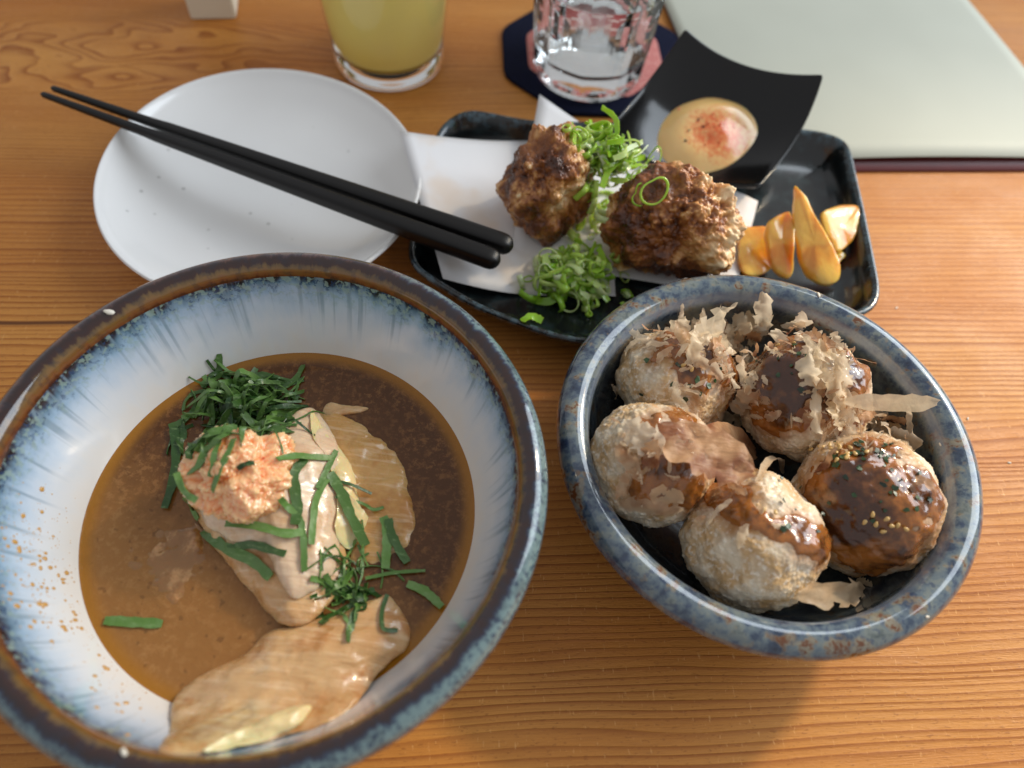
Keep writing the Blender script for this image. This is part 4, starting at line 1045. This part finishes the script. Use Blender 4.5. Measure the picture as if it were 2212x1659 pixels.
flecks(8, 1030, 1010, 120, 90, 5, 'seaweed fleck in the sauce band of the pale ball', 'seaweed flecks in the sauce band')

# ------------------------------------------------------------------ scallions
m = Mat('scallion', rough=.16, Coat_Weight=.5, Coat_Roughness=.06, Subsurface_Weight=.15, Subsurface_Scale=.002)
rnd = m.rand()
c_ = m.ramp(rnd, [(0, C(146, 198, 52)), (.35, C(186, 224, 86)), (.65, C(220, 238, 140)), (1, C(246, 248, 216))])
m.set('Base Color', c_); m.translucent(.42, C(214, 236, 84)); sc_m = m.m
def scal_ring(r_, hgt, wall, oval, seed):
    rr = random.Random(seed); n = 22; V = []; F = []
    wob = [rr.uniform(-.2, .2) for _ in range(3)]
    for i in range(n):
        t = 2 * math.pi * i / n; q = 1 + wob[0] * math.cos(2 * t) + wob[1] * math.cos(3 * t + 1) + wob[2] * math.sin(2 * t)
        for rad2, z_ in ((r_, -hgt / 2), (r_ * 1.02, 0), (r_, hgt / 2), (r_ - wall, hgt / 2), (r_ - wall * 1.1, 0), (r_ - wall, -hgt / 2)):
            V.append((rad2 * q * math.cos(t), rad2 * q * oval * math.sin(t), z_))
    for i in range(n):
        j = (i + 1) % n
        for k in range(6): F.append((i * 6 + k, j * 6 + k, j * 6 + (k + 1) % 6, i * 6 + (k + 1) % 6))
    return V, F
RING = []
for s_ in range(18):
    rr = random.Random(s_ + 500); V, F = scal_ring(rr.uniform(.0022, .0056), rr.uniform(.0008, .0030), rr.uniform(.0003, .0007), rr.uniform(.4, .97), s_)
    o = mesh_obj('scallion_ring', V, F, sc_m); RING.append(o.data); bpy.data.objects.remove(o)
def scallions(n, cx, cy, sx_, sy_, zmax, seed, label, group, strips=.25, core=None):
    rr = random.Random(seed)
    for k in range(n):
        ox = rr.gauss(0, .45); oy = rr.gauss(0, .45); x = cx + ox * sx_; y = cy + oy * sy_
        if core:
            g3 = Vector(at(cx, cy, core)); p = g3 + Vector((ox * .0150, oy * .0100, rr.gauss(0, .5) * .0095 - .004 * abs(ox)))
            dn = ground.down(p.x, p.y, .008)[0]; p.z = max(p.z, dn.z + .0018)
        else:
            h, nn = ground.hit(x, y, .008)
            lift = zmax * max(0, 1 - ox * ox - oy * oy) * rr.uniform(.0, 1)
            p = h + Vector((0, 0, .0022 + lift))
        if rr.random() < strips:
            L = rr.uniform(.008, .018); a_ = rr.uniform(0, 6.28); d = np.array([math.cos(a_), math.sin(a_), rr.uniform(-.2, .6)]); b_ = rr.uniform(-.004, .004)
            P0 = np.array(p); pts = [P0 - d * L / 2, P0 + np.array([-d[1], d[0], .4]) * b_, P0 + d * L / 2]
            zs_ = [ground.down(q[0], q[1], .008)[0].z for q in pts]
            if max(zs_) - min(zs_) > .008: continue
            pts = [np.array([q[0], q[1], max(q[2], ground.down(q[0], q[1], .008)[0].z + .001)]) for q in pts]
            o = ribbon('scallion_shred', pts, rr.uniform(.0016, .0034), sc_m, [(rr.uniform(-1, 1), rr.uniform(-1, 1), .5)] * 2, rr.uniform(-1, 1), th_=.00025, seed=seed + k)
        else:
            o = bpy.data.objects.new('scallion_ring', rr.choice(RING)); col.objects.link(o); o.location = p
            o.rotation_euler = (rr.gauss(0, .8), rr.gauss(0, .8), rr.uniform(0, 6.28)); s2 = rr.uniform(.8, 1.25); o.scale = (s2, s2, s2)
        tag(o, ('cut ring of ' if o.name.startswith('scallion_ring') else 'curled shred of ') + label, 'scallion', group + (', rings' if o.name.startswith('scallion_ring') else ', shreds'))
scallions(260, 1306, 326, 95, 72, .013, 3, 'scallion in the heap leaning on both fried chicken pieces', 'scallions heaped between the fried chicken pieces', .5, core=.047)
scallions(24, 1275, 450, 45, 85, .002, 8, 'scallion trailing down the gap between the fried chicken pieces', 'scallions in the gap between the fried chicken', .2)
scallions(165, 1235, 615, 100, 60, .015, 5, 'scallion in the heap on the paper in front of the chicken', 'scallions heaped on the paper', .2)
h, nn = ground.hit(1410, 413); V, F = scal_ring(.0060, .0016, .0008, .85, 9)
o = mesh_obj('scallion_ring', V, F, sc_m); o.location = h + nn * .0018 - ray(1410, 413) * .0045; o.rotation_euler = frame((nn * .6 - ray(1410, 413) * .6).normalized(), .4)
tag(o, 'single large scallion ring lying by itself on the craggy fried chicken', 'scallion')
h, nn = ground.hit(1380, 425)
o = bpy.data.objects.new('scallion_ring', RING[2]); col.objects.link(o); o.location = h + nn * .001; o.rotation_euler = frame(nn, 1)
tag(o, 'small green scallion ring touching the single large ring', 'scallion')

# ------------------------------------------------------------------ chopsticks
m = Mat('black_lacquer', rough=.4, Specular_IOR_Level=.35)
m.set('Base Color', m.mix(m.noise(80, 3), C(10, 9, 9), C(17, 15, 14))); m.bump(m.noise(700, 2, m.vec(m.obj, (1, 1, 1))), .08, .0002); ck = m.m
def chopstick(pt, pb, label):
    A_ = np.array(pt); B_ = np.array(pb); L = np.linalg.norm(B_ - A_); e1 = (B_ - A_) / L
    s_ = np.cross(e1, [0, 0, 1]); s_ /= np.linalg.norm(s_); n_ = np.cross(s_, e1)
    n = 24; V = []; F = []
    fs = [0, .002, .006] + [k / 40 for k in range(1, 39)] + [.978, .986, .992, .996, .999, 1.0]
    for f in fs:
        rad2 = .00135 + (.0039 - .00135) * min(1, f * 1.12) ** .9
        if f < .004: rad2 *= (.55 + .45 * f / .004)
        if f > .978: rad2 *= math.sqrt(max(.0, 1 - ((f - .978) / .0222) ** 2.2))
        rad2 = max(rad2, .0002); sq = 4.2 if f > .25 else 2.6
        for i in range(n):
            t = 2 * math.pi * i / n; c_, s2 = math.cos(t), math.sin(t); q = (abs(c_) ** sq + abs(s2) ** sq) ** (-1 / sq)
            V.append(A_ + e1 * L * f + s_ * rad2 * q * c_ + n_ * rad2 * q * s2)
    for k in range(len(fs) - 1):
        for i in range(n):
            j = (i + 1) % n; F.append((k * n + i, k * n + j, (k + 1) * n + j, (k + 1) * n + i))
    F.append(tuple(reversed(range(n)))); F.append(tuple(range((len(fs) - 1) * n, len(fs) * n)))
    o = mesh_obj('chopstick', np.array(V) - A_, F, ck); o.location = A_
    tag(o, label, 'chopstick', 'pair of chopsticks'); return o
c1 = chopstick(at(112, 190, .0262), at(1108, 534, .0292), 'black chopstick of the pair lying on the side towards the glasses')
c2 = chopstick(at(90, 203, .0262), at(1080, 566, .0292), 'black chopstick of the pair lying on the side towards the soup bowl')

# ------------------------------------------------------------------ glasses
m = Mat('clear_glass', rough=.0, Transmission_Weight=1.0, IOR=1.47); m.set('Base Color', (.97, .985, .975, 1)); gl_m = m.m
m = Mat('cloudy_juice', rough=.2); m.set('Base Color', m.mix(m.rng(m.noise(30, 2), .3, .7), C(242, 228, 150), C(238, 224, 160))); m.translucent(.35, C(255, 244, 160)); ju_m = m.m
m = Mat('water', rough=.0, Transmission_Weight=1.0, IOR=1.33); m.set('Base Color', (.985, .995, 1, 1)); wa_m = m.m
def thin_glass():
    m = Mat('thin_glass_wall'); out = [n for n in m.nt.nodes if n.type == 'OUTPUT_MATERIAL'][0]
    tr = m.n('ShaderNodeBsdfTransparent'); gl = m.n('ShaderNodeBsdfGlossy'); gl.inputs['Roughness'].default_value = .02
    lw = m.n('ShaderNodeLayerWeight'); fcv = m.math('MULTIPLY_ADD', m.math('POWER', lw.outputs['Facing'], 4.0), .6, .04); mx = m.n('ShaderNodeMixShader')
    m.lk(fcv, mx.inputs[0]); m.lk(tr.outputs[0], mx.inputs[1]); m.lk(gl.outputs[0], mx.inputs[2]); m.lk(mx.outputs[0], out.inputs['Surface'])
    return m.m
g1 = at(842, 128, 0.0)
juice = empty('juice_glass', (g1.x, g1.y, 0)); juice.scale = (1.1, 1.1, 1.0); tag(juice, 'clear tumbler of cloudy yellow juice with a thick glass base', 'glass')
prof = [(0, .0012), (.018, .0010), (.0245, .0), (.0268, .0007), (.0276, .003), (.0298, .03), (.0322, .06), (.0340, .088), (.0336, .0888), (.0326, .088), (.0306, .06), (.0284, .03), (.0262, .0125), (.0240, .0098), (.016, .0090), (0, .0088)]
V, F, A = lathe([(0, .0012), (.018, .0010), (.0245, .0), (.0268, .0007), (.0276, .003), (.0279, .0075), (.0278, .0120), (.0262, .0122), (.0240, .0098), (.016, .0090), (0, .0088)], 96); mesh_obj('thick_base', V, F, gl_m, juice)
V, F, A = lathe([(.0279, .0121), (.0298, .03), (.0322, .06), (.0340, .088), (.0336, .0888), (.0326, .088)], 96); mesh_obj('glass_wall', V, F, thin_glass(), juice)
V, F, A = lathe([(0, .00905), (.016, .00925), (.0242, .01005), (.0262, .0124), (.0272, .0150), (.0290, .0301), (.0314, .0601), (.0326, .076), (.0320, .0762), (0, .0760)], 96); mesh_obj('juice', V, F, ju_m, juice)
g2 = at(1268, 152, .0035)
wroot = empty('water_glass', (g2.x, g2.y, .0036)); wroot.scale = (1.12, 1.12, 1.08); tag(wroot, 'faceted clear water glass standing on the navy coaster', 'glass')
def facet(prof_o, prof_i, nf, sub=6):
    V = []; F = []; n = nf * sub; rings = []
    for idx, (r_, z_) in enumerate(prof_o + prof_i):
        outer = idx < len(prof_o); b_ = len(V)
        if r_ < 1e-6: rings.append([b_]); V.append((0, 0, z_)); continue
        for i in range(n):
            t = 2 * math.pi * i / n + .2
            if outer and .006 < z_ < .07:
                u = ((i % sub) / sub - .5) * 2 * math.pi / nf; q = math.cos(math.pi / nf) / math.cos(u) * .985
            else: q = .985
            V.append((r_ * q * math.cos(t), r_ * q * math.sin(t), z_))
        rings.append(list(range(b_, b_ + n)))
    for a_, b_ in zip(rings[:-1], rings[1:]):
        for i in range(n):
            j = (i + 1) % n
            if len(a_) == 1: F.append((a_[0], b_[j], b_[i]))
            elif len(b_) == 1: F.append((a_[i], a_[j], b_[0]))
            else: F.append((a_[i], a_[j], b_[j], b_[i]))
    return V, F
V, F = facet([(0, .0012), (.018, .0010), (.0245, .0), (.0268, .001), (.0278, .0045), (.0284, .008), (.0305, .03), (.0330, .068), (.0336, .085), (.0330, .0862)], [(.0322, .085), (.0308, .066), (.0282, .03), (.0258, .0155), (.0235, .0125), (.015, .0115), (0, .0112)], 10)
o = mesh_obj('tumbler', V, F, gl_m, wroot, smooth=False)
V, F, A = lathe([(0, .01135), (.015, .01165), (.0234, .01265), (.0257, .0156), (.0281, .0300), (.0296, .0500), (.0290, .0501), (0, .0499)], 80)
mesh_obj('water', V, F, wa_m, wroot)

# coaster
m = Mat('navy_cloth', rough=.95, Specular_IOR_Level=.15); m.set('Base Color', m.mix(m.noise(300, 3), C(10, 13, 30), C(22, 26, 50)))
m.bump(m.noise(900, 2), .5, .0005); navy = m.m
m = Mat('red_wave_print', rough=.8)
o = m.sep(m.obj); rw = .0085
yy = m.math('DIVIDE', o[1], rw * .5); row = m.math('FLOOR', yy)
# overlapping wave scales: nearest circle of the lowest row wins
best = None
vals = []
for dk in (-1, 0, 1, 2):
    rk = m.math('SUBTRACT', row, float(dk) * -1.0) if False else m.math('ADD', row, float(-dk))
    shift = m.math('MULTIPLY', m.math('MODULO', m.math('ADD', rk, 100.0), 2.0), .5)
    xx = m.math('SUBTRACT', m.math('FRACT', m.math('ADD', m.math('DIVIDE', o[0], rw * 2), m.math('ADD', shift, 50.0))), .5)
    dxx = m.math('MULTIPLY', xx, rw * 2); dyy = m.math('SUBTRACT', o[1], m.math('MULTIPLY', rk, rw * .5))
    vals.append(m.math('SQRT', m.math('ADD', m.math('MULTIPLY', dxx, dxx), m.math('MULTIPLY', dyy, dyy))))
res = vals[0]
for v in vals[1:]:
    inside = m.math('LESS_THAN', v, rw)
    res = m.math('ADD', m.math('MULTIPLY', v, inside), m.math('MULTIPLY', res, m.math('SUBTRACT', 1.0, inside)))
arcs = m.math('FRACT', m.math('MULTIPLY', res, 1 / .0021))
m.set('Base Color', m.mix(m.rng(arcs, .62, .72), C(176, 66, 62), C(216, 168, 156))); redm = m.m
cc = at(1283, 118, .002)
croot = empty('coaster', (cc.x, cc.y, 0)); tag(croot, 'navy octagonal cloth coaster with a red wave print under the water glass', 'coaster')
def poly_slab(n, r_, z0, z1, rot):
    V = []; F = []; sub = 8; pts = []
    for i in range(n):
        a_, b_ = [np.array([math.cos(rot + 2 * math.pi * q / n), math.sin(rot + 2 * math.pi * q / n)]) * r_ for q in (i, i + 1)]
        pts += [a_ + (b_ - a_) * k / sub for k in range(sub)]
    P = np.array(pts)
    for _ in range(1): P = .25 * np.roll(P, 1, 0) + .5 * P + .25 * np.roll(P, -1, 0)
    L = len(P); rings = [(P, z0), (P * 1.008, (z0 + z1) / 2), (P, z1 - .0003), (P * .985, z1), (P * 0, z1), ]
    for q, z_ in rings[:-1]: V += [(x, y, z_) for x, y in q]
    V += [(0, 0, z1), (0, 0, z0)]
    for k in range(len(rings) - 2):
        for i in range(L): F.append((k * L + i, k * L + (i + 1) % L, (k + 1) * L + (i + 1) % L, (k + 1) * L + i))
    for i in range(L):
        F.append(((len(rings) - 2) * L + i, (len(rings) - 2) * L + (i + 1) % L, len(V) - 2)); F.append(((i + 1) % L, i, len(V) - 1))
    return V, F
V, F = poly_slab(8, .0575, .0003, .0030, R(30)); mesh_obj('cloth', V, F, navy, croot)
V, F = poly_slab(8, .0420, .0026, .0035, R(30)); mesh_obj('printed_panel', V, F, redm, croot)

# ------------------------------------------------------------------ menu and box
m = Mat('menu_paper', rough=.6); m.set('Base Color', m.mix(m.rng(m.noise(10, 2), .3, .7), C(184, 184, 168), C(178, 178, 162))); m.bump(m.noise(16, 2), .14, .004); mp = m.m
m = Mat('maroon_card', rough=.4); m.set('Base Color', m.mix(m.noise(60, 3), C(78, 18, 22), C(98, 26, 28))); mr = m.m
fr = np.array([.3045, .351]); ax = np.array([.986, .1666]); ay = np.array([-.235, .972])
def sheet(fr2, wdt, dep, z, fn, mat, name, t):
    a_ = fr2 - ax * wdt; V, F = patch([(a_[0], a_[1], z), (fr2[0], fr2[1], z), tuple(fr2 + ay * dep) + (z,), tuple(a_ + ay * dep) + (z,)], 30, 20, fn)
    V, F = thick(V, F, t); return mesh_obj(name, V, F, mat)
folder = sheet(fr + np.array([.002, -.0055]), .206, .29, .0016, lambda u, v: 0, mr, 'menu_folder', .0014)
tag(folder, 'maroon menu folder lying under the pale grey menu sheet', 'folder')
menu = sheet(fr, .206, .285, .0022, lambda u, v: .0030 * (1 - v) ** 2 * (.5 + .5 * math.cos(3.0 * (u - .75))) + .0012 * math.sin(3.3 * u + 4 * v) ** 2, mp, 'menu_sheet', .0004)
tag(menu, 'blank pale grey green menu sheet with a slightly lifted edge', 'menu')
m = Mat('cream_card', rough=.5); m.set('Base Color', m.mix(m.noise(40, 2), C(232, 226, 206), C(222, 216, 196))); cr = m.m
b0, b1, b2 = [np.array(at(x, y, 0))[:2] for x, y in ((413, 43), (511, 41), (532, 0))]
e1 = (b1 - b0); L1 = np.linalg.norm(e1); e1 /= L1; e2 = np.array([-e1[1], e1[0]])
bm = bmesh.new(); bmesh.ops.create_cube(bm, size=1)
for v in bm.verts: v.co = Vector((L1 / 2 + v.co.x * L1, .010 + v.co.y * .020, .0275 + v.co.z * .055))
bmesh.ops.bevel(bm, geom=bm.edges[:], offset=.0008, segments=2, affect='EDGES')
me = bpy.data.meshes.new('table_box'); bm.to_mesh(me); bm.free(); me.materials.append(cr)
box = bpy.data.objects.new('table_box', me); col.objects.link(box); box.location = (b0[0], b0[1], 0); box.rotation_euler.z = math.atan2(e1[1], e1[0])
tag(box, 'small upright cream white box standing behind the white plate', 'box')

# ------------------------------------------------------------------ crumbs
m = Mat('white_grain', rough=.4); m.set('Base Color', C(226, 218, 202)); wg = m.m
gr_all = Ground()
for q in (b_rim, s_rim): gr_all.add(q)
def grain(px, py, s_, label, el=1.6):
    h, nn = gr_all.hit(px, py, 0)
    P = np.array(sv) * [el, .8, .6] * s_; P = P * (1 + .2 * fbm(np.array(sv) * 2 + px, 5, 2))[:, None]
    o = mesh_obj('crumb', P, sf, wg); o.location = h + nn * s_ * .45; o.rotation_euler = frame(nn, px * .37); tag(o, label, 'crumb')
grain(236, 675, .0011, 'white rice-like grain stuck on the brown rim of the soup bowl')
grain(371, 577, .0009, 'white fleck on the back rim of the soup bowl near the plate', 2.6)
grain(267, 1627, .0009, 'white grain on the inner rim beside the largest chicken slice')
grain(1768, 638, .0007, 'tiny pale scrap on the back rim of the blue bowl', 2.2)
for i, (x, y) in enumerate([(1936, 666), (2002, 1332), (2090, 905), (2180, 1000), (2032, 960), (1870, 1290), (1950, 720)]):
    if i < 5: grain(x, y, .0005, ['pale crumb on the table beside the tray corner', 'pale crumb touching the foot side of the blue bowl', 'small pale crumb on the bare table beside the blue bowl', 'tiny crumb on the open table away from the bowls', 'faint crumb on the table close to the blue bowl rim'][i])
